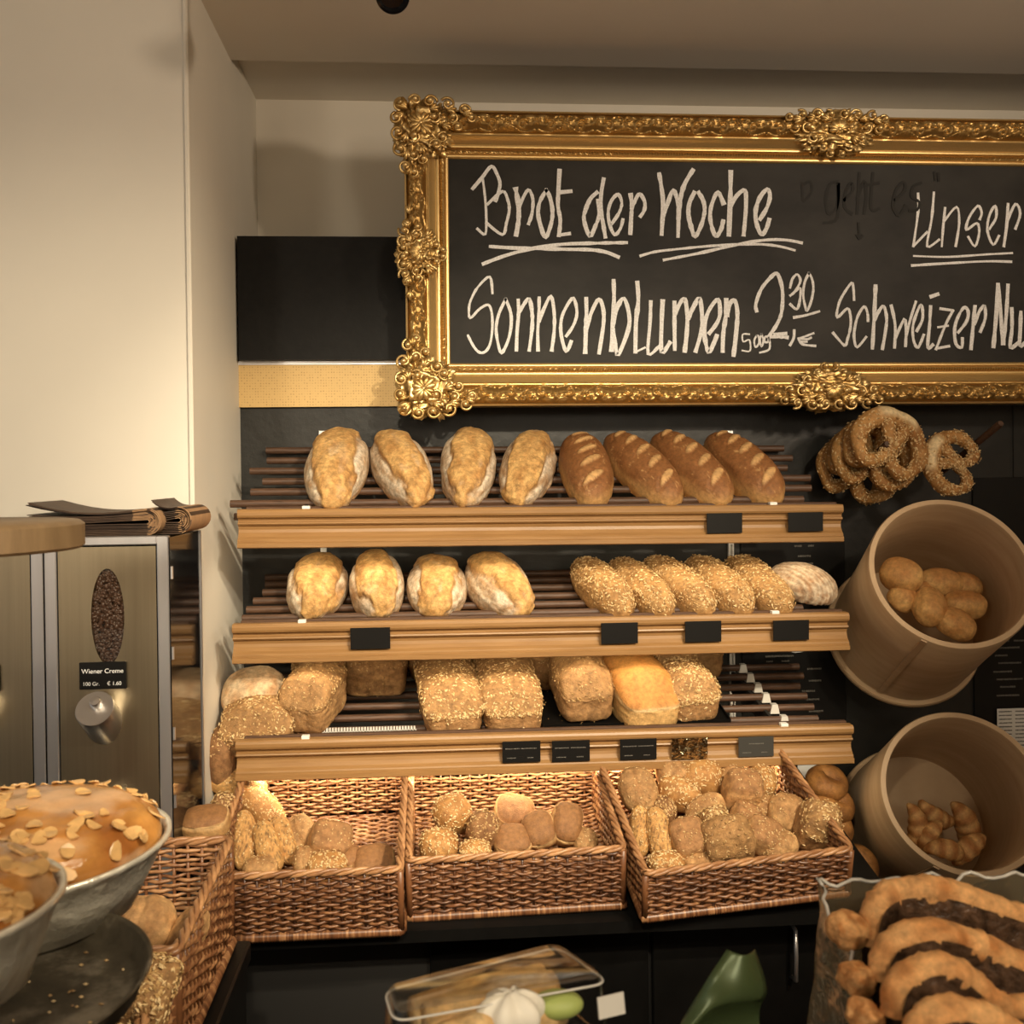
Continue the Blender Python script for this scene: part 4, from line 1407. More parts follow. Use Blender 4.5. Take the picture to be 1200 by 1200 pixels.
for i, (key, px, py, w, h, kd, lab) in enumerate(CARDS):
    Y = SHELF[key]['Yf'] - 0.0035
    p = at(px, py, Y)
    wm_, hm_ = w / 1200 * Y, h / 1200 * Y
    t = thing('price_card', lab, 'price card', (p.x, Y, p.z), (R(1.5), 0, 0), group='price cards on the shelf fronts')
    mb = MB()
    if kd == 'foil':
        g = np.linspace(-0.5, 0.5, 15)
        X, Z = np.meshgrid(g * wm_, g * hm_, indexing='ij')
        yy = -0.002 + 0.0022 * np.sin(X * 330 + 1) * np.cos(Z * 90) + 0.001 * np.sin(X * 700)
        mb.grid(np.stack([X.ravel(), yy.ravel(), Z.ravel()], 1), 15, 15)
    else:
        mb.box((-wm_ / 2, -0.0010, -hm_ / 2), (wm_ / 2, 0.0008, hm_ / 2), bev=0.0004)
    mb.build('card_sheet', M['foil_card'] if kd == 'foil' else M['card_grey' if kd == 'grey' else 'card'], t, smooth=kd == 'foil')
    MB().box((-wm_ * 0.3, 0.0008, -hm_ * 0.3), (wm_ * 0.3, 0.0032, hm_ * 0.3)).build('card_backing', M['dark'], t)
    if kd in ('print', 'grey'):
        squiggles(t, [(hm_ * 0.16, [(-0.42, -0.05), (0.0, 0.40)] if kd == 'print' else [(-0.2, 0.2)]), (-hm_ * 0.28, [(-0.38, -0.15), (0.15, 0.32)])], wm_, seed=i, h=0.0022)

# ---------------------------------------------------------------- menu boards on the black wall


def menu_board(label, pxa, pya, pxb, pyb, rows, chalk=None, seed=1):
    Y = YW - 0.006
    A, B = at(pxa, pya, Y), at(pxb, pyb, Y)
    t = thing('menu_board', label, 'menu board', ((A.x + B.x) / 2, Y, (A.z + B.z) / 2))
    hw, hh = abs(B.x - A.x) / 2, abs(A.z - B.z) / 2
    MB().box((-hw, 0, -hh), (hw, 0.0055, hh), bev=0.001).build('board_panel', M['card'], t)
    out = []
    for (py, a, b) in rows:
        zz = at(pxa, py, Y).z - t.location.z
        out.append((zz, [(at(a, py, Y).x - t.location.x, at(b, py, Y).x - t.location.x)]))
    o = squiggles(t, out, 1.0, 'menu_print', M['card_print'], 0.005, -0.0006, seed=seed)
    if chalk:
        for c in chalk:
            strokes([((1, 0, 0), [c])], Y, t, 'chalk_mark', M['chalk'], 1.0, 0.0008)
    return t


menu_board('narrow black menu board with tiny print, half hidden behind the right ends of the shelves', 868, 633, 992, 884,
           [(641, 931, 939), (641, 947, 953), (653, 935, 950), (662, 931, 940), (662, 947, 953), (770, 897, 930), (776, 898, 906), (776, 916, 925), (786, 946, 962), (800, 948, 962), (812, 940, 955), (822, 944, 960), (836, 948, 964)],
           [(3.2, [(917, 755), (922, 760), (932, 763.5), (943, 761), (951, 755)]), (3.6, [(876, 758), (879, 762), (882, 760)])], 3)
menu_board('large black menu board behind the upper barrel at the right edge', 1140, 560, 1330, 880,
           [(752, 1172, 1182), (752, 1188, 1200), (760, 1168, 1195), (769, 1166, 1180), (778, 1170, 1196), (788, 1164, 1186), (797, 1168, 1198), (806, 1172, 1190), (816, 1168, 1194)], None, 4)
Y = YW - 0.012
p = at(1190, 862, Y)
t = thing('price_list', 'white sheet of printed rows pinned to the wall beside the lower barrel', 'paper', (p.x, Y, p.z))
MB().box((-0.045, 0, -0.065), (0.045, 0.001, 0.065)).build('sheet', M['paper'], t)
squiggles(t, [(0.058 - 0.009 * k, [(-0.9, -0.2), (0.0, 0.8)]) for k in range(13)], 0.045, 'printed_rows', M['card'], 0.003, -0.0008, seed=8)
p = at(947, 906, Y)
t = thing('paper_sign', 'small white paper sign standing behind the right wicker basket', 'sign', (p.x, Y, p.z))
MB().box((-0.025, 0, -0.04), (0.025, 0.001, 0.04)).build('sheet', M['paper'], t)
squiggles(t, [(-0.01, [(-0.1, 0.7)])], 0.02, 'printed_mark', M['card'], 0.006, -0.0008, seed=9)
# ---------------------------------------------------------------- wicker baskets


def wicker_wall(A, B, A1, B1, nrm, seed, name, parent, rows=14, pitch=0.0195, bright=0.0):
    """woven panel: A-B along the foot, A1-B1 along the rim; nrm points outwards"""
    A, B, A1, B1, nrm = (np.array(q, float) for q in (A, B, A1, B1, nrm))
    L = np.linalg.norm(B - A)
    ns = max(4, int(round(L / pitch)))
    rs = np.random.RandomState(seed)
    rows = int(rows * 1.25)
    hgt = np.linalg.norm(A1 - A)
    mb = MB()
    k = np.arange(4 * ns + 1)
    f = k / (4 * ns)
    for r in range(rows):
        g = (r + 0.5) / rows
        wob = 0.10 * np.sin(f * 9 + rs.rand() * 6) / rows + 0.10 / rows * np.convolve(rs.randn(len(k)), np.ones(3) / 1.7, 'same')
        slant = (0.9 / rows) * np.sin(f * 2.2 + seed) * (0.5 if 1 < r < rows - 2 else 0)
        gg = np.clip(g + wob + slant, 0.01, 0.995)[:, None]
        P = (A * (1 - f[:, None]) + B * f[:, None]) * (1 - gg) + (A1 * (1 - f[:, None]) + B1 * f[:, None]) * gg
        off = 0.0027 * np.cos(np.pi * (k / 4 + r))
        P = P + off[:, None] * nrm
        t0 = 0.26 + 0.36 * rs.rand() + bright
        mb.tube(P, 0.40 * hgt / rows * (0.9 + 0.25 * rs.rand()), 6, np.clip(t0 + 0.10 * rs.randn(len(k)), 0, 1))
    for j in range(ns + 1):
        h = j / ns
        a, b = A * (1 - h) + B * h, A1 * (1 - h) + B1 * h
        mb.tube([a, (a + b) / 2, b], 0.0026, 5, 0.12 + 0.15 * rs.rand() + bright)
    return stuff(mb.build(name, M['wicker'], parent, smooth=True))


def rim_loop(pts, zoff, parent, name, r=0.0040, strands=3, twist=0.075, rad=0.0036, seed=0):
    """plaited rod border following the closed loop pts"""
    P = [np.array(p, float) for p in pts]
    path = []
    for i in range(len(P)):
        a, b = P[i], P[(i + 1) % len(P)]
        L = np.linalg.norm(b - a)
        n = max(4, int(L / 0.006))
        for j in range(n):
            path.append(a + (b - a) * j / n)
    path = np.array(path)
    k = len(path)
    # round the corners
    for _ in range(2):
        path = 0.25 * np.roll(path, 1, 0) + 0.5 * path + 0.25 * np.roll(path, -1, 0)
    seg = np.linalg.norm(np.roll(path, -1, 0) - path, axis=1)
    s = np.concatenate([[0], np.cumsum(seg)[:-1]])
    tot = seg.sum()
    T = np.roll(path, -1, 0) - np.roll(path, 1, 0)
    T /= np.linalg.norm(T, axis=1)[:, None]
    U = np.tile(np.array((0, 0, 1.0)), (k, 1))
    S = np.cross(T, U)
    rs = np.random.RandomState(seed)
    mb = MB()
    turns = round(tot / twist)
    for q in range(strands):
        a = 2 * math.pi * (turns * s / tot + q / strands)
        pp = path + S * (r * np.cos(a))[:, None] + U * (r * 0.8 * np.sin(a) + zoff)[:, None]
        mb.tube(pp, rad, 6, np.clip(0.80 + 0.14 * rs.randn() + 0.12 * np.sin(s * 80 + q), 0.2, 1), closed=True)
    return mb.build(name, M['wicker'], parent, smooth=True)


def foot_loop(pts, parent, name='foot_rim', rad=0.0085):
    P = [np.array(p, float) for p in pts]
    path = []
    for i in range(len(P)):
        a, b = P[i], P[(i + 1) % len(P)]
        n = max(4, int(np.linalg.norm(b - a) / 0.0022))
        path += [a + (b - a) * j / n for j in range(n)]
    k = len(path)
    rr = rad * (1 + 0.13 * np.where(np.arange(k) % 2 == 0, 1, -1))
    tn = np.clip(0.50 + 0.20 * np.random.RandomState(3).randn(k), 0.1, 1)
    return MB().tube(path, rr, 7, tn, closed=True).build(name, M['wicker'], parent, smooth=True)


def basket(label, flb, W_, Dp, h, hb, rot, seed, rows=13, group=None, flare=0.0, bright=0.0):
    """origin at the front left corner of the foot; x to the right, y to the back"""
    t = thing('wicker_basket', label, 'basket', flb, rot, group)
    e = flare
    f0, f1, b0, b1 = (0, 0, 0), (W_, 0, 0), (0, Dp, 0), (W_, Dp, 0)
    F0, F1, B0, B1 = (-e, -e, h), (W_ + e, -e, h), (-e, Dp + e, hb), (W_ + e, Dp + e, hb)
    wicker_wall(f0, f1, F0, F1, (0, -1, 0), seed, 'front_weave', t, rows, bright=bright - 0.07)  # shade of the front put into the wicker tone
    wicker_wall(b0, b1, B0, B1, (0, 1, 0), seed + 1, 'back_weave', t, int(rows * hb / h), bright=0.26)  # light on the inner panels put into their paler wicker tone
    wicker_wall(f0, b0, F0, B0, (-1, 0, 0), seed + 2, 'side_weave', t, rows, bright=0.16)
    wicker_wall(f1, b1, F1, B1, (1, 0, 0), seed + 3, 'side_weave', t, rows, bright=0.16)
    rim_loop([F0, F1, B1, B0], 0.003, t, 'plaited_rim', seed=seed)
    foot_loop([f0, f1, b1, b0], t)
    for (a, b) in ((f0, F0), (f1, F1), (b0, B0), (b1, B1)):
        MB().tube([a, np.add(a, b) / 2, b], 0.0058, 8, 0.45).build('corner_post', M['wicker'], t, smooth=True)
    MB().box((0.002, 0.002, 0.0005), (W_ - 0.002, Dp - 0.002, 0.003)).build('base_board', M['rod'], t)
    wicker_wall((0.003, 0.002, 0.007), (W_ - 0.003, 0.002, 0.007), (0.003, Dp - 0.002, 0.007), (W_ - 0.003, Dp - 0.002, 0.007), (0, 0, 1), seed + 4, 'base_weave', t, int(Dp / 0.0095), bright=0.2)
    return t


TILT = R(11)
q = at(472, 1012, 1.70)
zb = at(400, 1097, 1.70).z
bx0 = at(247, 1015, 1.70).x
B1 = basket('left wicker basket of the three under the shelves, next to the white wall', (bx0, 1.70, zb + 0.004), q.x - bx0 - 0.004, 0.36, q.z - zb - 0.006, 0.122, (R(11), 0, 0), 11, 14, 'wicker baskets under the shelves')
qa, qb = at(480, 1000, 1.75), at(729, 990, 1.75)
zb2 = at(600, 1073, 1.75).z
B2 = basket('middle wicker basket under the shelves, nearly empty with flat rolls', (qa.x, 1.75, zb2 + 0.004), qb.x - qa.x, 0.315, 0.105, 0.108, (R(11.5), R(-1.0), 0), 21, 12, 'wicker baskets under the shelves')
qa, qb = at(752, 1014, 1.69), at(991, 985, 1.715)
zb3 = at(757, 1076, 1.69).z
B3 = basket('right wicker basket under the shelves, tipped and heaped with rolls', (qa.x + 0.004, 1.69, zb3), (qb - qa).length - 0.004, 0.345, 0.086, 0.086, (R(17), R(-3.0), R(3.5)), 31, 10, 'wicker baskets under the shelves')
zc = 0.922
qa, qb = at(271, 981, 1.50), at(214, 1122, 1.19)
xr = (qa.x + qb.x) / 2
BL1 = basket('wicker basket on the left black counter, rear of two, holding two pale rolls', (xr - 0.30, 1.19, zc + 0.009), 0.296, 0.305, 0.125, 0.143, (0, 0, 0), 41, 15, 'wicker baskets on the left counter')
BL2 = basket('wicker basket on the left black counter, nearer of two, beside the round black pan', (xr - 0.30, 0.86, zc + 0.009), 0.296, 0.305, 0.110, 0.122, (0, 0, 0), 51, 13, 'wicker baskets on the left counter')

# ---------------------------------------------------------------- rolls


G1, G2, G3 = 'rolls in the left basket under the shelves', 'rolls in the middle basket under the shelves', 'rolls in the right basket under the shelves'
FLOORS = {G1: (1.70, zb + 0.014, math.tan(TILT), 2.02), G2: (1.75, zb2 + 0.014, math.tan(R(11.5)), 2.02), G3: (1.69, zb3 + 0.016, math.tan(R(17)), 1.98)}


def roll(px, py, Y, kind, wlh, pitch, turn, spin, label, name, group=None, n=16, cat='bread roll', **kw):
    """size in picture points at depth Y; pitch tips its top towards the viewer, turn swings it in the picture plane"""
    if group in FLOORS and px > 265:
        # let it sink back until it rests on the tilted basket floor
        y0, z0, sl, ymax = FLOORS[group]
        yy = Y
        for _ in range(30):
            gap = at(px, py, yy).z - (z0 + sl * (yy - y0)) - 0.42 * min(wlh) * yy / 1200 * (1 + pitch / 120)
            yy += 0.6 * gap
        Y = 0.25 * Y + 0.75 * min(max(yy, y0 + 0.035), ymax)
    p = at(px, py, Y)
    k = Y / 1200
    if pitch > 50 and wlh[1] > 1.4 * wlh[0]:
        wlh = (wlh[0], wlh[1] * 1.22, wlh[2])
    q = Matrix.Rotation(R(turn), 3, 'Y') @ Matrix.Rotation(R(pitch), 3, 'X') @ Matrix.Rotation(R(spin), 3, 'Z')
    return put_bread(name, label, cat, kind, p, tuple(a * k for a in wlh), q.to_euler(), group, n, centre=True, **kw)


for a in [
    (278, 918, 1.985, 'poppy', (30, 72, 28), 20, 6, 80, 'long seeded roll lying under the left end of the lowest shelf board', 'seeded_roll'),
    (306, 948, 1.86, 'sesame', (36, 66, 32), 30, 28, 70, 'dark oval roll with sesame at the top of the left basket', 'sesame_roll'),
    (240, 962, 1.76, 'flat', (56, 44, 32), 20, -4, 0, 'flat brown-topped roll beside the steel coffee dispenser, left of the left basket', 'flat_roll'),
    (262, 944, 1.90, 'dark', (28, 28, 24), 20, 0, 0, 'small dark roll peeping out behind the flat brown-topped roll', 'dark_roll'),
    (286, 985, 1.80, 'poppy', (30, 58, 26), 55, -8, 0, 'upright long roll at the left of the left basket', 'seeded_roll'),
    (314, 992, 1.79, 'poppy', (30, 52, 26), 55, -26, 0, 'long roll leaning left, second upright one in the left basket', 'seeded_roll'),
    (333, 984, 1.82, 'poppy', (28, 50, 26), 55, -28, 0, 'long roll leaning left, third upright one in the left basket', 'seeded_roll'),
    (353, 976, 1.84, 'pale', (34, 44, 30), 40, -34, 0, 'pale seeded oval roll in the middle of the left basket', 'pale_roll'),
    (385, 990, 1.82, 'cube', (48, 40, 34), 38, 22, 10, 'square roll with a brown top in the left basket', 'square_roll'),
    (356, 1009, 1.77, 'pale', (26, 34, 26), 40, 0, 0, 'small pale roll half hidden by the rim of the left basket', 'pale_roll'),
    (382, 1015, 1.76, 'sesame', (48, 34, 28), 15, 0, 0, 'sesame roll just above the front rim of the left basket', 'sesame_roll'),
    (438, 1008, 1.78, 'flat', (50, 40, 26), 35, -4, 0, 'flat brown-topped roll in the right corner of the left basket', 'flat_roll'),
    (411, 1006, 1.80, 'flat', (26, 32, 26), 30, 0, 0, 'small roll squeezed between the square roll and the right corner roll', 'flat_roll'),
    (305, 1017, 1.76, 'pale', (40, 30, 20), 15, 0, 0, 'low pale roll at the left front rim of the left basket', 'pale_roll'),
    (254, 988, 1.80, 'dark', (36, 36, 30), 20, 0, 0, 'dark roll beneath the flat brown-topped roll in the left corner', 'dark_roll'),
]:
    roll(*a, group=G1)
for a in [
    (530, 954, 1.88, 'sesame', (46, 46, 44), 55, -20, 0, 'round roll covered with sesame, standing at the left back of the middle basket', 'sesame_roll'),
    (566, 973, 1.86, 'dark', (42, 42, 38), 40, 0, 0, 'round brown roll with few seeds, beside the sesame roll in the middle basket', 'brown_roll'),
    (603, 951, 1.90, 'flat', (48, 42, 30), 48, 12, 0, 'brown flat-topped roll, highest in the middle basket', 'flat_roll'),
    (601, 984, 1.85, 'flat', (46, 40, 26), 40, 0, 0, 'brown flat-topped roll under the highest one in the middle basket', 'flat_roll'),
    (632, 972, 1.84, 'flat', (40, 44, 32), 52, -18, 0, 'brown roll tipped on its side in the middle basket', 'flat_roll'),
    (664, 965, 1.85, 'flat', (38, 50, 36), 55, 14, 0, 'brown roll standing upright with a light crease in the middle basket', 'flat_roll'),
    (686, 985, 1.86, 'pale', (30, 30, 20), 30, 0, 0, 'small pale roll in the right corner of the middle basket', 'pale_roll'),
    (514, 990, 1.81, 'sesame', (46, 40, 30), 25, 0, 0, 'sesame roll at the left front rim of the middle basket', 'sesame_roll'),
    (557, 998, 1.80, 'sesame', (38, 34, 22), 15, 0, 0, 'sesame roll of which only the crown shows over the rim of the middle basket', 'sesame_roll'),
]:
    roll(*a, group=G2)
for a in [
    (748, 926, 1.87, 'pale', (46, 56, 38), 50, -16, 0, 'large golden roll at the left back corner of the right basket', 'golden_roll'),
    (796, 930, 1.86, 'sesame', (34, 54, 34), 35, 20, 80, 'dark seeded roll tilted on its side in the right basket', 'seeded_roll'),
    (826, 947, 1.83, 'pale', (30, 50, 28), 40, -34, 80, 'pale long roll tilted to the left in the right basket', 'pale_roll'),
    (822, 911, 1.93, 'sesame', (54, 44, 40), 25, 4, 0, 'roll with dark seeded front, brightest lit at the back of the right basket', 'seeded_roll'),
    (788, 905, 1.95, 'pale', (40, 40, 30), 30, 0, 0, 'pale roll behind the tilted dark seeded roll in the right basket', 'pale_roll'),
    (857, 910, 1.94, 'pale', (34, 40, 32), 35, 20, 0, 'pale roll behind the cube-shaped one in the right basket', 'pale_roll'),
    (868, 932, 1.86, 'cube', (44, 40, 40), 32, 8, 0, 'cube-shaped pinkish roll in the centre of the right basket', 'square_roll'),
    (891, 916, 1.91, 'sesame', (38, 42, 34), 40, 18, 0, 'golden seeded roll at the right back of the right basket', 'seeded_roll'),
    (898, 948, 1.87, 'pale', (30, 34, 28), 40, 10, 0, 'small pale roll between the cube-shaped roll and the big seeded one', 'pale_roll'),
    (922, 953, 1.83, 'pale', (48, 48, 38), 38, 12, 0, 'large pale roll with seeds, second from the right in the right basket', 'seeded_roll'),
    (953, 972, 1.80, 'tin', (44, 46, 44), 40, 18, 0, 'big square roll thick with oats at the right end of the right basket', 'oat_roll'),
    (778, 950, 1.88, 'dark', (30, 34, 28), 30, 0, 0, 'shadowed dark roll between the golden and the upright rolls', 'dark_roll'),
    (750, 974, 1.80, 'poppy', (26, 50, 26), 62, 6, 0, 'upright long roll at the left side of the right basket', 'long_roll'),
    (773, 980, 1.78, 'poppy', (32, 56, 28), 62, -8, 0, 'second upright long roll at the left side of the right basket', 'long_roll'),
    (806, 985, 1.79, 'cube', (42, 46, 34), 50, -10, 0, 'brown square roll left of the big greyish one in the right basket', 'square_roll'),
    (840, 970, 1.82, 'tin', (32, 38, 32), 45, -18, 0, 'oat-covered roll behind the big greyish one in the right basket', 'oat_roll'),
    (871, 962, 1.84, 'cube', (34, 34, 26), 35, 24, 0, 'small square roll behind two pale wedges in the right basket', 'square_roll'),
    (891, 982, 1.79, 'cube', (44, 40, 30), 40, 26, 0, 'pale wedge-shaped roll in front centre of the right basket', 'square_roll'),
    (914, 993, 1.76, 'pale', (46, 34, 26), 35, -32, 0, 'pale roll tilted against the big oat roll in the right basket', 'pale_roll'),
    (852, 990, 1.76, 'grain_tin', (58, 48, 40), 34, -12, 0, 'big greyish roll at the front centre of the right basket', 'grey_roll'),
    (781, 1012, 1.74, 'sesame', (44, 32, 22), 15, 0, 0, 'sesame roll low at the front left of the right basket', 'sesame_roll'),
    (818, 1008, 1.76, 'pale', (36, 34, 22), 20, 0, 0, 'pale roll low between the brown square roll and the big greyish one', 'pale_roll'),
]:
    roll(*a, group=G3, **({'dens': 0.35} if a[3] in ('tin', 'grain_tin') else {}))
# counter baskets
roll(172, 1087, 1.33, 'pale', (66, 68, 58), 45, 0, 0, 'round golden roll at the left in the rear counter basket', 'round_roll', 'rolls in the counter baskets', 24, seeds=False)
roll(220, 1095, 1.32, 'pale', (40, 66, 44), 50, 32, 0, 'pale roll leaning on the side of the rear counter basket', 'pale_roll', 'rolls in the counter baskets', 24, seeds=False)
roll(170, 1172, 1.10, 'tin', (58, 84, 50), 45, 18, 0, 'roll covered with pumpkin seeds in the nearer counter basket', 'pumpkin_seed_roll', 'rolls in the counter baskets', 22, dens=0.6)
# breads stacked against the wall at the left end of the lowest shelf
roll(298, 814, 2.09, 'disc', (74, 70, 42), 42, -8, 0, 'round floury bread on top of the stack at the left wall', 'round_bread', 'breads stacked at the left wall', 24, 'bread')
roll(305, 857, 2.045, 'tin', (80, 62, 42), 22, -2, 0, 'wide seeded bread under the round floury one at the left wall', 'seeded_bread', 'breads stacked at the left wall', 26, 'bread', dens=0.7)
roll(262, 886, 2.03, 'dark', (34, 58, 60), 10, 0, 0, 'dark round bread on its edge against the left wall', 'dark_bread', 'breads stacked at the left wall', 20, 'bread')

# ---------------------------------------------------------------- counters
def counter(name, label, lo, hi, top_t, front, doors, knob=True):
    t = thing(name, label, 'counter', ((lo[0] + hi[0]) / 2, (lo[1] + hi[1]) / 2, 0))
    return t


xr0 = at(292, 1110, 1.5).x
t = thing('side_counter', 'black counter along the left wall carrying the coffee dispensers and two baskets', 'counter', (-1.2, 1.3, 0))
MB().box((-2.4, 0.84, zc - 0.03), (xr0, 1.515, zc), bev=0.003).build('worktop', M['counter'], t, world=True)
MB().box((-2.4, 1.515, zc - 0.03), (XS - 0.001, YP - 0.001, zc)).build('worktop_rear', M['counter'], t, world=True)
MB().box((-2.4, 0.88, 0), (xr0 - 0.02, 1.50, zc - 0.03)).build('carcase', M['dark'], t, world=True)
for i in range(2):
    MB().box((xr0 - 0.02, 0.89 + i * 0.305, 0.08), (xr0 - 0.004, 1.19 + i * 0.305, zc - 0.035), bev=0.002).build('door', M['counter'], t, world=True)

ct = thing('back_counter', 'black counter under the wicker baskets with small metal knobs', 'counter', (0.7, 2.0, 0))
zf = zb - 0.010
prof = [(1.72, zf + 0.02 * math.tan(TILT)), (2.33, zf + 0.63 * math.tan(TILT)), (2.33, zf + 0.63 * math.tan(TILT) - 0.02), (1.72, zf + 0.02 * math.tan(TILT) - 0.02)]
MB().extrude(prof, XS + 0.002, 0.80).build('sloping_top', M['counter'], ct, world=True)
MB().box((XS + 0.002, 1.83, 0), (0.795, 2.33, zf - 0.02)).build('carcase', M['dark'], ct, world=True)
for i in range(2):
    a = -0.02 + i * 0.40
    d = MB().box((a, 1.812, 0.06), (a + 0.392, 1.83, zf - 0.03), bev=0.002).build('door', M['counter'], ct, world=True)
    px = {1: 609, 3: None}.get(i)
    kz = at(609, 1118, 1.80).z
    kx = a + 0.03 if i != 1 else a + 0.03
    kk = MB().lathe([(0.0, 0.018), (0.006, 0.017), (0.007, 0.012), (0.004, 0.008), (0.004, 0)], 14, Matrix.Translation((at(609, 1118, 1.80).x + i * 0.40, 1.812, kz)) @ Matrix.Rotation(math.pi / 2, 4, 'X')).build('knob', M['chrome'], d, smooth=True)
q = at(931, 1118, 1.795)
MB().tube([(q.x, 1.812, q.z + 0.05), (q.x, 1.788, q.z + 0.045), (q.x, 1.786, q.z), (q.x, 1.788, q.z - 0.045), (q.x, 1.812, q.z - 0.05)], 0.004, 8).build('bar_handle', M['alu'], ct, world=True, smooth=True)
# ---------------------------------------------------------------- wall barrels


def barrel(label, base, axis, Lb, Rr, group):
    ax = Vector(axis).normalized()
    q = ax.to_track_quat('Z', 'X')
    t = thing('wooden_barrel', label, 'barrel', base, q.to_euler(), group)
    th = 0.0135
    prof = [(Rr * 0.99, 0.012), (Rr * 0.985, Lb * 0.5), (Rr, Lb - 0.004), (Rr - 0.002, Lb), (Rr - th + 0.002, Lb), (Rr - th, Lb - 0.004), (Rr - th - 0.001, Lb * 0.5), (Rr - th, 0.012)]
    mb = MB()
    n = 96
    mb.lathe(prof[:-1] + [(Rr - th, 0.012)], n)
    mb.f = mb.f[:-2]
    mb.build('hoop_wall', M['birch'], t, smooth=True, sharp=40)
    MB().lathe([(0, 0.018), (Rr - th + 0.001, 0.018), (Rr - th + 0.001, 0.008), (0, 0.008)], 72).build('bottom_board', M['birch'], t, smooth=True, sharp=40)
    MB().lathe([(0, 0.0075), (Rr * 1.045, 0.0075), (Rr * 1.06, 0.004), (Rr * 1.06, -0.008), (Rr * 1.045, -0.012), (0, -0.012)], 96).build('base_disc', M['birch'], t, smooth=True, sharp=40)
    # lap seam where the bent sheet overlaps itself
    mb = MB()
    a0, a1 = R(150), R(154)
    V = []
    for z in (0.014, Lb - 0.003):
        for a in (a0, a1):
            for r in (Rr * 0.985, Rr + 0.0018):
                V.append((r * math.cos(a), r * math.sin(a), z))
    mb.add(V, [(0, 1, 3, 2), (4, 6, 7, 5), (0, 4, 5, 1), (2, 3, 7, 6), (1, 5, 7, 3), (0, 2, 6, 4)])
    mb.build('lap_seam', M['birch'], t)
    inv = wm(t).inverted()
    # mount that fills the wedge to the wall
    c = Vector(base)
    MB().box((c.x - 0.05, c.y + 0.012, c.z - 0.10), (c.x + 0.05, YW - 0.008, c.z + 0.02)).build('wall_mount', M['dark'], t, world=True)
    return t


AX = (-0.050, -0.340, 0.186)
GB = 'wooden barrels mounted on the black wall'
base1 = at(1058, 742, 2.255)
BU = barrel('upper wooden barrel on the wall, tilted open towards the shop, holding small rolls', base1, AX, 0.36, 0.160, GB)
base2 = at(1070, 965, 2.255)
BD = barrel('lower wooden barrel on the wall, half hidden behind the wrapped strudel, holding croissants', base2, AX, 0.36, 0.160, GB)
for a in [
    (1056, 674, 2.06, 'glossy', (42, 51, 33), 40, -28, 30, 'golden roll furthest left in the upper barrel', 'small_roll'),
    (1102, 683, 2.08, 'glossy', (33, 54, 30), 30, 4, 86, 'oval golden roll at the back centre of the upper barrel', 'small_roll'),
    (1130, 687, 2.09, 'glossy', (30, 42, 28), 30, 10, 80, 'golden roll at the back right, partly behind the oval one in the upper barrel', 'small_roll'),
    (1130, 709, 2.04, 'glossy', (33, 54, 30), 30, 0, 86, 'oval golden roll at the right of the upper barrel', 'small_roll'),
    (1089, 711, 2.02, 'glossy', (40, 51, 33), 45, 38, 10, 'golden roll with a bright end at the front centre of the upper barrel', 'small_roll'),
    (1058, 701, 2.05, 'glossy', (33, 35, 28), 30, 30, 40, 'small golden roll low at the left of the upper barrel', 'small_roll'),
    (1080, 695, 2.07, 'glossy', (25, 30, 25), 40, 0, 0, 'small golden roll wedged between its neighbours in the upper barrel', 'small_roll'),
    (1120, 731, 2.00, 'glossy', (40, 49, 28), 35, 16, 70, 'golden roll nearest the rim of the upper barrel', 'small_roll'),
]:
    roll(*a, group='small rolls in the upper barrel')


def croissant(px, py, Y, size, turn, pitch, label, bend=1.9):
    p = at(px, py, Y)
    k = 24
    pts, rr, cc = [], [], []
    for i in range(k + 1):
        f = i / k
        a = (f - 0.5) * bend
        rr.append(max(0.005, 0.38 * math.sin(math.pi * (0.04 + 0.92 * f)) ** 0.8 * (1 + 0.16 * abs(math.sin(f * math.pi * 4.5)))) * size)
        pts.append((size * math.sin(a), 0, size * (math.cos(a) - 0.8)))
    mb = MB()
    mb.tube(pts, rr, 14, 0.5, flat=0.85)
    V = mb.v[0]
    tone = np.repeat(np.array([abs(math.sin(i / k * math.pi * 4.5)) for i in range(k + 1)]), 14)
    mb.c = [mixc((0.34, 0.14, 0.04), (0.66, 0.40, 0.16), np.clip(1 - tone + 0.3 * fbm(V, 60, 2), 0, 1))]
    o = mb.build('croissant', M['rollm'], smooth=True)
    o.location = p
    o.rotation_euler = (Matrix.Rotation(R(turn), 3, 'Y') @ Matrix.Rotation(R(pitch), 3, 'X')).to_euler()
    return tag(o, label, 'croissant', 'croissants in the lower barrel')


croissant(1069, 970, 2.03, 0.058, 95, 20, 'croissant standing at the left of the lower barrel')
croissant(1098, 952, 2.07, 0.060, -150, 24, 'croissant at the back centre of the lower barrel', 1.6)
croissant(1125, 968, 2.06, 0.070, 78, 20, 'croissant standing upright at the right of the lower barrel', 1.6)
croissant(1090, 982, 2.01, 0.048, -60, 34, 'short croissant in the middle of the lower barrel')
croissant(1108, 998, 1.97, 0.050, 15, 44, 'croissant nearest the rim at the left front of the lower barrel')
croissant(1135, 995, 1.99, 0.052, -40, 44, 'croissant at the right front of the lower barrel')

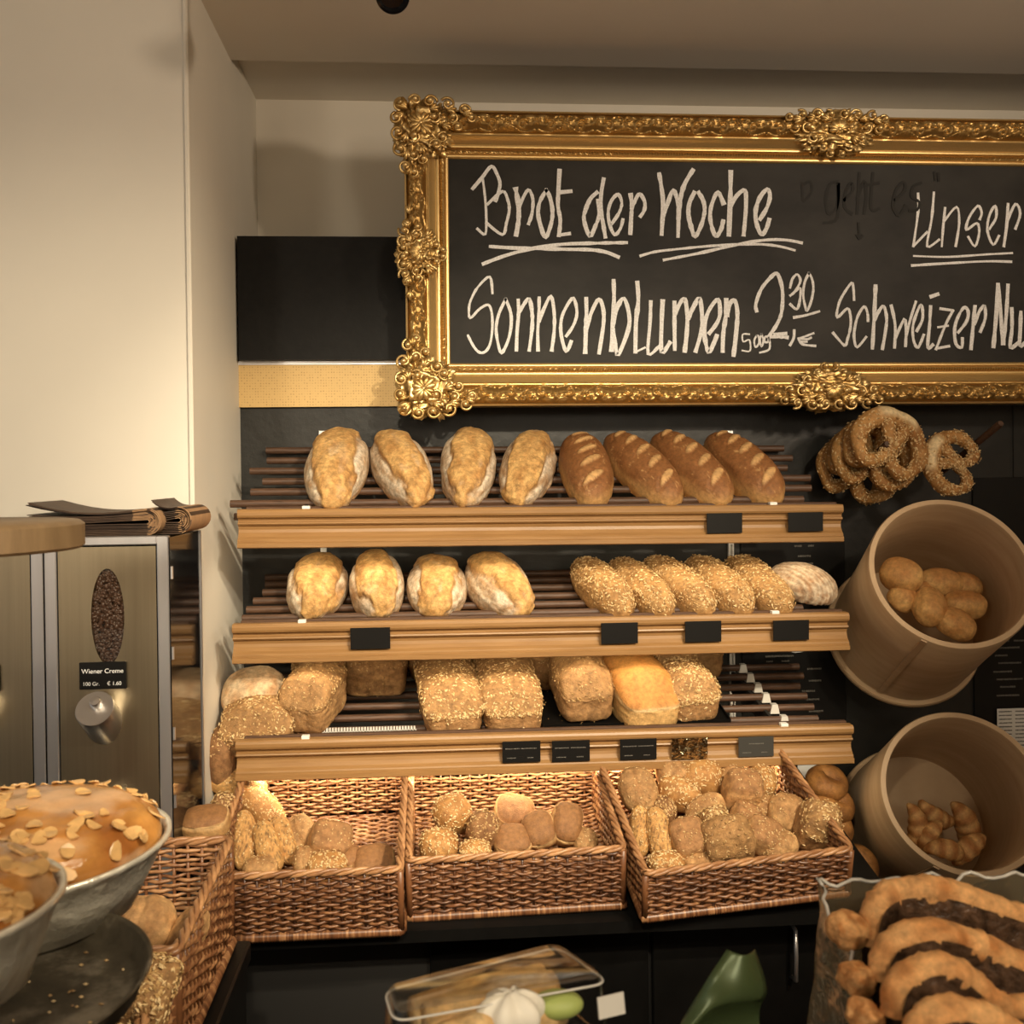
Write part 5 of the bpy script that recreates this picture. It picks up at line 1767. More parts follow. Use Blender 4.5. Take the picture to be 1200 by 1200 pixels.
# rolls hanging in the dark on a peg between the right basket and the lower barrel
for (px, py, Y, w, h, lab) in ((969, 917, 2.12, 42, 34, 'topmost shiny ring roll in the dark gap behind the right basket'), (976, 943, 2.10, 44, 34, 'second shiny ring roll down in the gap behind the right basket'),
                               (975, 970, 2.08, 40, 36, 'third shiny ring roll down in the gap behind the right basket'), (1003, 1014, 2.06, 38, 42, 'lowest dark ring roll, behind the corner of the right basket')):
    p = at(px, py, Y)
    k = Y / 1200
    mb = MB()
    pts = [(w * k * 0.29 * math.cos(a), w * k * 0.29 * math.sin(a), 0.003 * math.sin(2 * a)) for a in np.arange(26) * 2 * math.pi / 26]
    mb.tube(pts, h * k * 0.40, 14, 0.5, closed=True)
    V = mb.v[0]
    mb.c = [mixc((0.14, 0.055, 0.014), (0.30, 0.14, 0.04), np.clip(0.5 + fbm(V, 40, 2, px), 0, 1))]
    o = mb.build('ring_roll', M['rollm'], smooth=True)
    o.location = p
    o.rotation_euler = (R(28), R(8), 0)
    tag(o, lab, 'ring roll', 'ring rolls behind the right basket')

# ---------------------------------------------------------------- pretzels on wall pegs


def peg(label, root_px, tip_px, Y0, Y1):
    a, b = at(*root_px, Y0), at(*tip_px, Y1)
    t = thing('wall_peg', label, 'peg', a, group='dark pegs in the black wall')
    d = b - a
    MB().tube([(0, 0, 0), d * 0.5, d * 0.985, d], [0.0075, 0.0075, 0.0075, 0.006], 12).build('peg_rod', M['rod'], t, smooth=True, sharp=50)
    MB().lathe([(0.016, 0), (0.016, 0.004), (0.009, 0.007), (0, 0.007)], 20, Matrix.Rotation(math.pi / 2, 4, 'X')).build('rosette', M['dark'], t, smooth=True)
    return a, d


def pretzel(px, py, Y, size, rot, label, seed, group=None):
    half = [(-0.30, 0.66, 0.16), (-0.14, 0.30, 0.17), (-0.05, 0.05, 0.13), (0.08, -0.16, 0.0), (0.24, -0.40, -0.06), (0.56, -0.56, 0), (0.84, -0.28, 0), (0.92, 0.14, 0), (0.72, 0.56, 0), (0.36, 0.80, 0)]
    P = half + [(0, 0.87, 0)] + [(-x, y, (z if abs(z) < 0.1 else z) * (1 if i > 2 else 1)) for i, (x, y, z) in reversed(list(enumerate(half)))]
    P = [(x, y, (z if i < 11 else (-z if 0.1 > abs(z) else z))) for i, (x, y, z) in enumerate(P)]
    pts = catmull(P, 6) * size
    f = np.linspace(0, 1, len(pts))
    rr = size * (0.165 + 0.15 * np.exp(-((f - 0.5) / 0.15) ** 2) + 0.02 * np.sin(f * 60))
    n = 14
    mb = MB().tube(pts, rr, n)
    V = mb.v[0]
    F = mb.f
    sp = np.exp(-((np.repeat(f, n) - 0.5) / 0.085) ** 2)
    cen = np.repeat(pts, n, 0)
    nn = V - cen
    nn /= np.linalg.norm(nn, axis=1)[:, None] + 1e-9
    split = sstep(0.35, 0.7, sp) * sstep(0.25, 0.55, nn[:, 2]) * sstep(-0.3, 0.2, nn[:, 1])
    g = np.clip(0.5 + fbm(V, 30, 3, seed), 0, 1)
    col = mixc((0.30, 0.135, 0.035), (0.50, 0.27, 0.09), g)
    col = mixc(col, (0.78, 0.62, 0.36), split)
    mb.c = [col]
    mb.v[0] = V + nn * (0.0016 * fbm(V, 70, 2, seed))[:, None]
    o = mb.build('pretzel', M['rollm'], smooth=True)
    o.location = at(px, py, Y)
    o.rotation_euler = rot
    tag(o, label, 'pretzel', group)
    rs = np.random.RandomState(seed)
    wt = (1 - split) * sstep(-0.2, 0.4, nn[:, 2]) + 1e-6
    stuff(scatter(mb.v[0], nn, wt, 1000, 0.0036, rs, (0.3, 1.0)).build('seeds', M['seed'], o))
    return o


def facing(turn, up, side):
    return (Matrix.Rotation(R(side), 3, 'Z') @ Matrix.Rotation(R(90 - up), 3, 'X') @ Matrix.Rotation(R(turn), 3, 'Z')).to_euler()


peg('dark wooden peg with a single pretzel, pointing up to the right', (1095, 560, ), (1173, 496), YW, 2.08)
peg('dark wooden peg carrying the stack of pretzels, hidden inside them', (990, 566), (1040, 520), YW, 2.11)
pretzel(1119, 544, 2.15, 0.066, facing(66, 12, 6), 'single seeded pretzel hanging alone on the right peg', 71)
for i, (px, py, Y, tn, lab) in enumerate(((1041, 526, 2.13, -22, 'front pretzel of the hanging stack, showing its pale split'), (1029, 535, 2.165, -40, 'second pretzel of the hanging stack'), (1018, 541, 2.20, -10, 'third pretzel of the hanging stack'),
                                          (1008, 549, 2.235, -50, 'fourth pretzel of the hanging stack'), (999, 556, 2.27, -20, 'rearmost pretzel of the hanging stack, its loop hanging low at the left'))):
    pretzel(px, py, Y, 0.080, facing(tn, 14, 10), lab, 80 + i, 'pretzels stacked on the left peg')

# ---------------------------------------------------------------- coffee dispensers
YD = 1.68
xl, xr_ = at(52, 700, YD).x, at(199, 700, YD).x
ztop = at(120, 629, YD).z
WU = xr_ - xl


def dispenser(x0, label):
    t = thing('coffee_dispenser', label, 'coffee dispenser', (x0, YD, zc), group='steel coffee bean dispensers')
    Hh = ztop - zc
    D_ = YP - YD - 0.004
    w = WU - 0.0015
    f = 0.0185
    # housing
    MB().box((0.004, 0.012, 0.0), (w - 0.001, D_, Hh - 0.004)).build('housing', M['gloss_black'], t)
    for (lo, hi) in (((0, 0, 0), (f, 0.014, Hh)), ((w - f, 0, 0), (w, 0.014, Hh))):
        MB().box(lo, hi, bev=0.0015).build('frame_stile', M['alu'], t)
    MB().box((f, 0, Hh - 0.014), (w - f, 0.014, Hh), bev=0.0015).build('frame_rail', M['alu'], t)
    MB().box((f, 0, 0), (w - f, 0.014, 0.03), bev=0.0015).build('frame_rail', M['alu'], t)
    # door with an oval cut-out
    da, db, dz0, dz1 = f + 0.002, w - f - 0.002, 0.032, Hh - 0.0165
    inv = wm(t).inverted()
    sh = x0 - xl
    oc = inv @ at(125.5, 723, YD)
    oc.x += sh
    ow, oh = 18.5 / 1200 * YD, 55 / 1200 * YD
    n = 64
    ang = [2 * math.pi * i / n for i in range(n)]
    inner = [(oc.x + ow * math.cos(a), oc.z + oh * math.sin(a)) for a in ang]
    outer = []
    for a in ang:
        dx, dz = math.cos(a), math.sin(a)
        k = 9
        if dx > 1e-6:
            k = min(k, (db - oc.x) / dx)
        if dx < -1e-6:
            k = min(k, (da - oc.x) / dx)
        if dz > 1e-6:
            k = min(k, (dz1 - oc.z) / dz)
        if dz < -1e-6:
            k = min(k, (dz0 - oc.z) / dz)
        outer.append((oc.x + dx * k, oc.z + dz * k))
    for cx, cz in ((da, dz0), (db, dz0), (da, dz1), (db, dz1)):
        i = min(range(n), key=lambda j: (outer[j][0] - cx) ** 2 + (outer[j][1] - cz) ** 2)
        outer[i] = (cx, cz)
    V = [(x, 0.003, z) for x, z in inner] + [(x, 0.003, z) for x, z in outer] + [(x, 0.010, z) for x, z in inner]
    F = []
    for i in range(n):
        j = (i + 1) % n
        F += [(i, n + i, n + j, j), (i, j, 2 * n + j, 2 * n + i)]
    door = MB().add(V, F).build('door', M['steel'], t)
    # beans behind the pane
    rs = np.random.RandomState(4)
    mb = MB()
    cv, cf, _ = cubesphere(3)
    for i in range(620):
        a, r = rs.rand() * 6.283, math.sqrt(rs.rand())
        p = np.array((oc.x + ow * 1.02 * r * math.cos(a), 0.011 + rs.rand() * 0.004, oc.z + oh * 1.02 * r * math.sin(a)))
        m = np.array(Euler(rs.rand(3) * 6).to_matrix())
        mb.add((cv * (0.0050, 0.0036, 0.0030)) @ m.T + p, cf, rs.rand())
    stuff(mb.build('coffee_beans', M['bean'], t, smooth=True))
    V = [(oc.x + ow * 0.99 * math.cos(a), 0.0045, oc.z + oh * 0.99 * math.sin(a)) for a in ang]
    MB().add(V, [tuple(range(n))]).build('window_pane', M['pane'], t)
    # label card
    cc = inv @ at(120, 792, YD - 0.004)
    cw, chh = 26 / 1200 * YD, 15.5 / 1200 * YD
    cd = MB().box((cc.x + sh - cw, -0.003, cc.z - chh), (cc.x + sh + cw, 0.0025, cc.z + chh), bev=0.0008).build('name_card', M['card'], t)
    text_mesh('Wiener Creme', 0.0105, 'lettering', M['chalk'], cd, (cc.x + sh, -0.0033, cc.z + 0.004))
    text_mesh('100 Gr.', 0.0085, 'lettering', M['chalk'], cd, (cc.x + sh - 0.018, -0.0033, cc.z - 0.0155))
    text_mesh('\u20ac 1.60', 0.0085, 'lettering', M['chalk'], cd, (cc.x + sh + 0.018, -0.0033, cc.z - 0.0155))
    # spout: short slanted cylinder with a button in its face
    for (px, py) in ((120, 846), (126, 966)):
        sc = inv @ at(px, py, YD)
        m = Matrix.Translation((sc.x + sh, 0.004, sc.z)) @ Vector((-0.02, -0.80, 0.62)).to_track_quat('Z', 'Y').to_matrix().to_4x4()
        sp = MB().lathe([(0.0300, -0.045), (0.0300, 0.046), (0.0288, 0.048), (0.0, 0.048)], 40, m).build('spout', M['chrome'], t, smooth=True, sharp=40)
        MB().lathe([(0.009, 0.047), (0.009, 0.060), (0.0075, 0.063), (0.0, 0.064)], 24, m @ Matrix.Translation((0.003, 0.006, 0))).build('button', M['chrome'], sp, smooth=True, sharp=40)
    # bright hinge edge and seams on the black side
    MB().box((w - 0.0005, 0.002, 0), (w + 0.002, D_ - 0.004, Hh - 0.003)).build('side_panel', M['gloss_black'], t)
    MB().box((w, D_ - 0.006, 0), (w + 0.004, D_, Hh - 0.003)).build('edge_strip', M['alu'], t)
    mb = MB()
    for z in (0.05, 0.18, 0.31, 0.42):
        mb.tube([(w + 0.003, 0.006, Hh - z), (w + 0.003, 0.006, Hh - z - 0.012), (w + 0.003, 0.006, Hh - z - 0.02)], 0.003, 8)
    mb.build('hinge', M['alu'], t)
    return t


dispenser(xl, 'right steel coffee dispenser with an oval window full of beans and black side')
dispenser(xl - WU - 0.001, 'left steel coffee dispenser, cut off by the picture edge beside the wooden stand')


def paper_bundle(label, px0, px1, pyt, pyb, Y0, Y1, seed, n=9, open_=True):
    a, b = at(px0, pyb, Y0), at(px1, pyt, Y0)
    zt_ = ztop + 0.001
    t = thing('paper_bag_bundle', label, 'paper bags', (a.x, Y0, zt_))
    L, Hh, D_ = b.x - a.x, b.z - zt_, Y1 - Y0
    rs = np.random.RandomState(seed)
    for i in range(n):
        f = i / (n - 1)
        # each sheet runs along the bottom, folds round at the right and comes back above
        r = Hh / 2 * (1 - f * 0.82)
        cz = Hh / 2
        left = L * (0.03 + 0.10 * rs.rand())
        xe = L - Hh / 2 * 0.9
        bot = [(left + (xe - left) * k / 6, cz - r + 0.0015 * rs.randn() * (k == 0)) for k in range(7)]
        arc = [(xe + r * math.sin(k / 10 * math.pi), cz - r * math.cos(k / 10 * math.pi)) for k in range(1, 10)]
        sag = 0.35 if open_ else 0.1
        top = [(xe - (xe - left * 0.6) * k / 8, cz + r * (1 - sag * math.sin(k / 8 * math.pi) * (1 if f < .5 else .6)) + (0.012 * (k / 8) ** 3 if f < 0.3 else -0.006 * (k / 8) * f)) for k in range(0, 9)]
        pl = bot + arc + top
        pl = np.array(pl)
        T = np.gradient(pl, axis=0)
        T /= np.linalg.norm(T, axis=1)[:, None]
        N_ = np.stack([-T[:, 1], T[:, 0]], 1)
        th = 0.0006
        q = len(pl)
        o1, o2 = pl + N_ * th, pl - N_ * th
        y0, y1 = rs.uniform(0, 0.008), D_ - rs.uniform(0, 0.01)
        V = np.concatenate([np.stack([o[:, 0], np.full(q, y), o[:, 1]], 1) for o in (o1, o2) for y in (y0, y1)])
        F = []
        for k in range(q - 1):
            F += [(k, q + k, q + k + 1, k + 1), (2 * q + k, 2 * q + k + 1, 3 * q + k + 1, 3 * q + k), (k, k + 1, 2 * q + k + 1, 2 * q + k), (q + k, 3 * q + k, 3 * q + k + 1, q + k + 1)]
        o = MB().add(V, F).build('paper_bag', M['paper_out'], t, smooth=True, sharp=40)
        o.data.materials.append(M['paper_in'])
        mi = [0] * len(o.data.polygons)
        for pi in range(len(mi)):
            k = pi // 4
            if 6 <= k <= 16 and rs.rand() > (0.15 if k % 2 else 0.3):
                mi[pi] = 1
        o.data.polygons.foreach_set('material_index', mi)
    return t


paper_bundle('bundle of folded brown paper bags on the right coffee dispenser, its left end lifted', 24, 186, 596, 628, 1.695, 1.86, 3, 10)
paper_bundle('second smaller bundle of brown paper bags overhanging the black dispenser side', 176, 222, 594, 627, 1.72, 1.87, 5, 7, False)

# ---------------------------------------------------------------- round wooden stand in front of the left dispenser
c = at(-82, 622, 1.10)
t = thing('wooden_stand', 'round wooden display board at the left edge in front of the coffee dispensers', 'display stand', (c.x, 1.10, 0.0))
zt1, zt0 = at(60, 611, 1.10).z, at(60, 644, 1.10).z
MB().lathe([(0, zt1), (0.143, zt1), (0.148, zt1 - 0.004), (0.148, zt0 + 0.003), (0.145, zt0), (0, zt0)], 72).build('board', M['stand'], t, smooth=True, sharp=40)
MB().lathe([(0.022, zt0), (0.022, zt0 - 0.05), (0.022, zc + 0.03), (0.042, zc + 0.015), (0.044, zc), (0, zc)], 40, Matrix.Translation((-0.105, 0, 0))).build('pedestal', M['rod'], t, smooth=True, sharp=40)

# ---------------------------------------------------------------- front counter with cakes, wrapped goods
ZF = 1.150
t = thing('front_counter', 'display counter in the foreground carrying cakes and wrapped goods', 'counter', (0.2, 0.5, 0))
MB().box((-1.2, 0.25, ZF - 0.03), (1.6, 0.79, ZF), bev=0.004).build('worktop', M['counter'], t, world=True)
MB().box((-1.2, 0.30, 0), (1.6, 0.76, ZF - 0.03)).build('carcase', M['oak'], t, world=True)
zp = 1.228
t = thing('display_block', 'dark block under the round black pan', 'stand', (-0.42, 0.74, ZF))
MB().box((-0.56, 0.62, ZF), (-0.33, 0.785, zp - 0.004), bev=0.003).build('block_body', M['dark'], t, world=True)
MB().box((-0.50, 0.785, zp - 0.016), (-0.34, 0.95, zp - 0.004), bev=0.002).build('shelf_arm', M['dark'], t, world=True)

pan = thing('iron_pan', 'round black iron pan with crumbs in front of the almond cake', 'pan', (-0.345, 0.74, zp - 0.003))
MB().lathe([(0, 0.0), (0.120, 0.0), (0.128, 0.004), (0.1335, 0.018), (0.1365, 0.021), (0.1350, 0.022), (0.1320, 0.0195), (0.1265, 0.0055), (0.118, 0.003), (0, 0.003)], 96).build('pan_body', M['pan'], pan, smooth=True)
rs = np.random.RandomState(9)
mb = MB()
for i in range(50):
    a, r = rs.uniform(-1.9, 1.0), rs.uniform(0.03, 0.118)
    mb.add(OCT_V * (rs.uniform(0.0008, 0.0024), rs.uniform(0.0008, 0.002), 0.001) + (r * math.cos(a), r * math.sin(a), 0.004), OCT_F, rs.rand())
stuff(mb.build('crumbs', M['seed'], pan))


def cake_dish(label, c, Rr, hd, seed, label2, dome=0.042):
    t = thing('foil_dish', label, 'foil dish', (c[0], c[1], c[2]), (0, R(-2), 0), group='foil dishes with almond cakes')

    def wob(j, ang, rr, zz):
        if j in (1, 2, 3):
            rr = rr * (1 + 0.006 * np.sin(ang * 46) * (j == 2) + 0.004 * np.sin(ang * 17 + seed))
            zz = zz + (0.0012 * np.sin(ang * 31 + seed) if j == 3 else 0)
        return rr, zz
    mb = MB().lathe([(0, 0.001), (Rr * 0.77, 0.0), (Rr * 0.90, hd * 0.55), (Rr * 0.985, hd - 0.004), (Rr + 0.003, hd - 0.001), (Rr + 0.003, hd + 0.003), (Rr - 0.002, hd + 0.002), (Rr * 0.965, hd - 0.008), (Rr * 0.76, 0.003), (0, 0.003)], 110, wob=wob)
    mb.build('foil_body', M['foil'], t, smooth=True)
    V, F, FA = cubesphere(40)
    U = V.copy()
    z = U[:, 2]
    P = U * (Rr * 0.962, Rr * 0.962, dome)
    P[:, 2] = np.where(z > 0, np.abs(z) ** 0.75 * dome, z * 0.012)
    P[:, :2] *= np.where(z > 0, (1 - np.clip(z, 0, 1) ** 2 * 0.0), 1)[:, None]
    N = vnormals(P, FA)
    P = P + N * (0.004 * fbm(U, 3, 3, seed) * (z > 0))[:, None]
    g = np.clip(0.5 + 0.9 * fbm(U, 2.6, 4, seed), 0, 1)
    glaze = sstep(0.05, 0.35, fbm(U * (1, 1.6, 1), 2.0, 3, seed + 4) + 0.45 * (z - 0.35))
    col = mixc((0.27, 0.095, 0.022), (0.58, 0.28, 0.07), g)
    col = mixc(col, (0.56, 0.36, 0.20), glaze * 0.6)
    ck = MB().add(P + (0, 0, hd - 0.002), F, 0.5, col).build('almond_cake', M['glaze'], smooth=True)
    ck.location, ck.rotation_euler = t.location, t.rotation_euler
    tag(ck, label2, 'cake', 'glazed almond cakes')
    rs = np.random.RandomState(seed)
    FAc = P[:, 2]
    up = np.where(U[:, 2] > 0.18)[0]
    for i in range(int(900 * Rr)):
        v = rs.choice(up)
        n = Vector(N[v])
        q = n.to_track_quat('Z', 'X').to_matrix()
        m = np.array(q @ Euler((rs.normal(0, .13), rs.normal(0, .13), rs.rand() * 6)).to_matrix())
        a = np.arange(10) * 2 * math.pi / 10
        sl = rs.uniform(0.0055, 0.0095)
        ring = np.stack([sl * np.cos(a) * (1 + 0.25 * np.cos(a)), 0.72 * sl * np.sin(a), 0.0010 * np.cos(2 * a)], 1)
        V2 = np.concatenate([ring + (0, 0, 0.0006), ring - (0, 0, 0.0006)])
        F2 = [tuple(range(10)), tuple(range(19, 9, -1))] + [(k, 10 + k, 10 + (k + 1) % 10, (k + 1) % 10) for k in range(10)]
        V2 = V2 @ m.T + P[v] + N[v] * 0.0015 + (0, 0, hd - 0.002)
        MB().add(V2, F2).build('almond_slice', M['almond'], ck, smooth=False)
    return t


c = at(20, 985, 0.90)
cake_dish('large round foil dish in the left foreground holding the almond cake', (c.x, 0.90, zp + 0.001), 0.124, 0.054, 3, 'large glazed cake strewn with almond slices in the left foreground')
c = at(-105, 1068, 0.644)
d2 = thing('display_block', 'small dark block at the left edge under the nearer foil dish', 'stand', (c.x - 0.02, 0.64, ZF))
MB().box((c.x - 0.10, 0.585, ZF), (c.x + 0.045, 0.62, c.z - 0.052), bev=0.003).build('block_body', M['dark'], d2, world=True)
cake_dish('smaller foil dish cut off at the left edge, nearest the viewer', (c.x, 0.644, c.z - 0.050), 0.086, 0.050, 8, 'nearer almond cake at the left edge, mostly outside the picture', 0.030)


# clear plastic box
zt = 1.255
P = [at(457, 1162, 0.693), at(650, 1123, 0.742), at(706, 1166, 0.689), at(468, 1198, 0.655)]
P = [Vector((p.x, p.y, zt)) for p in P]
ctr = sum(P, Vector()) / 4
t = thing('plastic_box', 'clear plastic box of pastries at the bottom centre of the foreground', 'plastic box', (ctr.x, ctr.y, ZF))
zt_l, zb_l = zt - ZF, 0.001
top = [np.array((p.x - ctr.x, p.y - ctr.y)) for p in P]


def ring(s, z, m=6, rnd=0.012):
    out = []
    for i in range(4):
        a, b, c_ = top[i - 1] * s, top[i] * s, top[(i + 1) % 4] * s
        d1 = (a - b) / np.linalg.norm(a - b)
        d2_ = (c_ - b) / np.linalg.norm(c_ - b)
        for k in range(m + 1):
            f = k / m
            p0, p1 = b + d1 * rnd, b + d2_ * rnd
            q = (1 - f) ** 2 * p0 + 2 * f * (1 - f) * b + f * f * p1
            out.append((q[0], q[1], z))
    return out


def shell(levels, name, mat, cap_top=True, th=0.0):
    mb = MB()
    rs_ = [ring(s, z) for (s, z) in levels]
    k = len(rs_[0])
    V = [p for r_ in rs_ for p in r_]
    F = []
    for j in range(len(levels) - 1):
        for i in range(k):
            F.append((j * k + i, j * k + (i + 1) % k, (j + 1) * k + (i + 1) % k, (j + 1) * k + i))
    if cap_top:
        F.append(tuple((len(levels) - 1) * k + i for i in range(k)))
    return mb.add(V, F).build(name, mat, t, smooth=True, sharp=35)


shell([(1.16, 0.052), (1.16, 0.056), (1.12, 0.057), (1.06, zt_l - 0.006), (1.03, zt_l), (0.99, zt_l + 0.0006)], 'lid', M['clear'])
shell([(1.02, 0.001), (1.05, 0.006), (1.11, 0.050), (1.16, 0.051)], 'tub', M['clear'], False)
mb = MB().tube(ring(1.06, zt_l - 0.004), 0.0008, 6, closed=True)
mb.build('lid_edge', M['clip'], t, smooth=True)
q = Vector((top[2][0] * 0.97, top[2][1] * 0.99, zt_l - 0.014))
m = Matrix.Translation((top[2][0] * 1.10, top[2][1] * 1.13, zt_l - 0.020)) @ Matrix.Rotation(R(18), 4, 'Z') @ Matrix.Rotation(R(-10), 4, 'X')
lb = MB()
lb.box((-0.012, -0.0005, -0.006), (0.008, 0.0005, 0.008))
lb.v[0] = xf(m, lb.v[0])
lb.build('price_label', M['clip'], t)
e1 = Vector((top[1] - top[0]).tolist() + [0])
e1n = e1.normalized()
e2n = Vector((-e1n.y, e1n.x, 0))
for i, (dz, dd, ln) in enumerate(((0.086, 0.016, 0.050), (0.090, -0.003, 0.048), (0.084, -0.021, 0.044))):
    c_ = Vector((0, 0, dz)) + e2n * dd
    pts = [c_ + e1n * ln * f for f in np.linspace(-1, 1, 12)]
    rr = [0.013 * (0.55 + 0.45 * math.sin(math.pi * (0.1 + 0.8 * k / 11)) ** 0.4) for k in range(12)]
    mb = MB().tube(pts, rr, 14)
    V = mb.v[0]
    mb.c = [mixc((0.62, 0.33, 0.10), (0.80, 0.58, 0.30), np.clip(0.5 + fbm(V, 60, 3, i), 0, 1))]
    o = mb.build('wafer_roll', M['pastry'], smooth=True)
    o.location = t.location
    tag(o, ('golden pastry roll lying at the back inside the plastic box', 'golden pastry roll lying highest inside the plastic box', 'golden pastry roll lying at the front inside the plastic box')[i], 'pastry', 'pastry rolls in the plastic box')
V, F, FA = cubesphere(14)
cr = V * (0.022, 0.016, 0.014) * (1 + 0.12 * np.sin(6 * np.arctan2(V[:, 1], V[:, 0])))[:, None]
o = MB().add(cr, F).build('cream_swirl', M['cream'], smooth=True)
o.location = Vector((ctr.x, ctr.y, ZF + 0.092)) - e2n * 0.024 + e1n * 0.004
tag(o, 'dab of white whipped cream inside the plastic box', 'cream')
o = MB().add(V * (0.018, 0.012, 0.009), F).build('green_sweet', M['green'], smooth=True)
o.location = Vector((ctr.x, ctr.y, ZF + 0.090)) - e2n * 0.026 + e1n * 0.038
tag(o, 'small green iced sweet at the right inside the plastic box', 'sweet')

# ---------------------------------------------------------------- green ribbon
def ribbon_strip(L_, R_, Y, name, parent, depth):
    a = catmull([at(px, py, Y + dy) for (px, py, dy) in L_], 8)
    b = catmull([at(px, py, Y + dy) for (px, py, dy) in R_], 8)
    k = len(a)
    nv = 9
    V = []
    for i in range(k):
        for j in range(nv):
            f = j / (nv - 1)
            p = a[i] * (1 - f) + b[i] * f
            p = p + np.array((0, -depth * math.sin(math.pi * f), 0))
            V.append(p)
    mb = MB().grid(V, k, nv)
    o = mb.build(name, M['ribbon'], parent, world=True, smooth=True)
    so = o.modifiers.new('thickness', 'SOLIDIFY')
    so.thickness = 0.0008
    return o


p = at(845, 1250, 0.70)
t = thing('satin_ribbon', 'loop of green satin ribbon standing up at the bottom of the picture', 'ribbon', (p.x, 0.70, p.z))
ribbon_strip([(798, 1200, 0), (813, 1174, 0), (833, 1141, -0.003), (852, 1113, 0.004)], [(804, 1207, 0.0), (843, 1175, 0), (896, 1168, 0.004), (884, 1113, 0.012)], 0.69, 'front_fold', t, 0.008)
ribbon_strip([(804, 1207, 0.001), (843, 1175, 0.001), (880, 1166, 0.004), (896, 1168, 0.0045)], [(826, 1250, 0.014), (852, 1250, 0.016), (878, 1240, 0.018), (893, 1222, 0.016)], 0.69, 'back_fold', t, -0.010)
ribbon_strip([(798, 1200, 0), (788, 1225, 0.004), (784, 1262, 0.006)], [(804, 1207, 0), (822, 1230, 0.004), (832, 1266, 0.006)], 0.69, 'tail', t, 0.004)

# ---------------------------------------------------------------- strudel in clear film


def arch(px_pts, Y, thick, dz, label, i):
    W3 = catmull([at(a, b, Y + d) for (a, b, d) in px_pts], 8)
    o0 = W3[len(W3) // 2]
    t = thing('strudel_slice', label, 'pastry', (o0[0], Y, ZF + 0.004), group='strudel slices in clear film')
    k = len(W3)
    rs = np.random.RandomState(i)
    rr = thick * (0.85 + 0.25 * np.sin(np.linspace(0, math.pi, k))) * (1 + 0.05 * rs.randn(k))
    n = 18
    mb = MB().tube(W3, rr, n, flat=1.0)
    V = mb.v[0]
    nn = V - np.repeat(W3, n, 0)
    V = V + nn * (0.28 * fbm(V, 65, 4, i))[:, None]
    mb.v[0] = V
    mb.c = [mixc((0.50, 0.19, 0.050), (0.85, 0.47, 0.19), np.clip(0.55 + 1.0 * fbm(V, 70, 4, i + 3), 0, 1))]
    mb.build('crust', M['pastry'], t, smooth=True, world=True)
    # dark filling under the crust: a slab following the arch
    q = 10
    VV = []
    low = np.array([(p[0], p[1], p[2] - dz) for p in W3])
    for yy in (-0.012, 0.012):
        for a in range(k):
            for j in range(q):
                f = j / (q - 1)
                p = W3[a] * (1 - f) + low[a] * f + (0, yy * (1 - 0.2 * f), 0)
                VV.append(p)
    VV = np.array(VV)
    VV[:, 1] += 0.003 * fbm(VV, 80, 3, i)
    F = []
    for s in (0, 1):
        for a in range(k - 1):
            for j in range(q - 1):
                b0 = s * k * q
                qd = (b0 + a * q + j, b0 + (a + 1) * q + j, b0 + (a + 1) * q + j + 1, b0 + a * q + j + 1)
                F.append(qd[::-1] if s == 0 else qd)
    MB().add(VV, F).build('filling', M['filling'], t, smooth=True, world=True)
    return t


arch([(1018, 1108, -0.01), (1026, 1066, -0.005), (1052, 1046, 0), (1100, 1046, 0), (1150, 1060, 0), (1205, 1078, 0), (1262, 1096, 0)], 0.755, 0.0105, 0.075, 'rearmost strudel slice in the film, a long arched crust over dark filling', 1)
arch([(1030, 1150, -0.01), (1036, 1118, -0.005), (1062, 1097, 0), (1105, 1095, 0), (1150, 1112, 0), (1205, 1136, 0), (1262, 1160, 0)], 0.70, 0.0100, 0.075, 'second strudel slice in the film, behind the wavy one', 2)
arch([(1048, 1190, -0.008), (1052, 1160, -0.005), (1075, 1138, 0), (1112, 1136, 0), (1145, 1160, 0), (1180, 1182, -0.004), (1230, 1176, 0)], 0.65, 0.0095, 0.07, 'third strudel slice in the film, its crust dipping in a wave', 3)
arch([(1066, 1225, -0.006), (1078, 1200, 0), (1110, 1186, 0), (1150, 1194, 0), (1190, 1214, 0), (1230, 1230, 0)], 0.605, 0.0095, 0.06, 'nearest strudel slice in the film, at the bottom edge', 4)
for i, (px, py, Y, w, lab) in enumerate(((993, 1090, 0.745, 44, 'upper lump of pastry at the left of the strudel film'), (1004, 1147, 0.69, 40, 'middle lump of pastry at the left of the strudel film'), (1014, 1190, 0.645, 40, 'lowest lump of pastry at the left of the strudel film'))):
    p = at(px, py, Y)
    k = Y / 1200
    V, F, FA = cubesphere(16)
    A = np.abs(V)
    U = V / ((A ** 3.2).sum(1) ** (1 / 3.2))[:, None]
    P = U * (w * k * 0.5, w * k * 0.5, w * k * 0.42)
    P = P + V * (0.0024 * fbm(U, 1.8, 3, i))[:, None]
    col = mixc((0.50, 0.19, 0.050), (0.85, 0.47, 0.19), np.clip(0.5 + fbm(U, 3, 4, i), 0, 1))
    o = MB().add(P, F, 0.5, col).build('pastry_lump', M['pastry'], smooth=True)
    o.location = p
    o.rotation_euler = (0.3, 0.2 * i, 0.5)
    tag(o, lab, 'pastry', 'pastry lumps in the film')

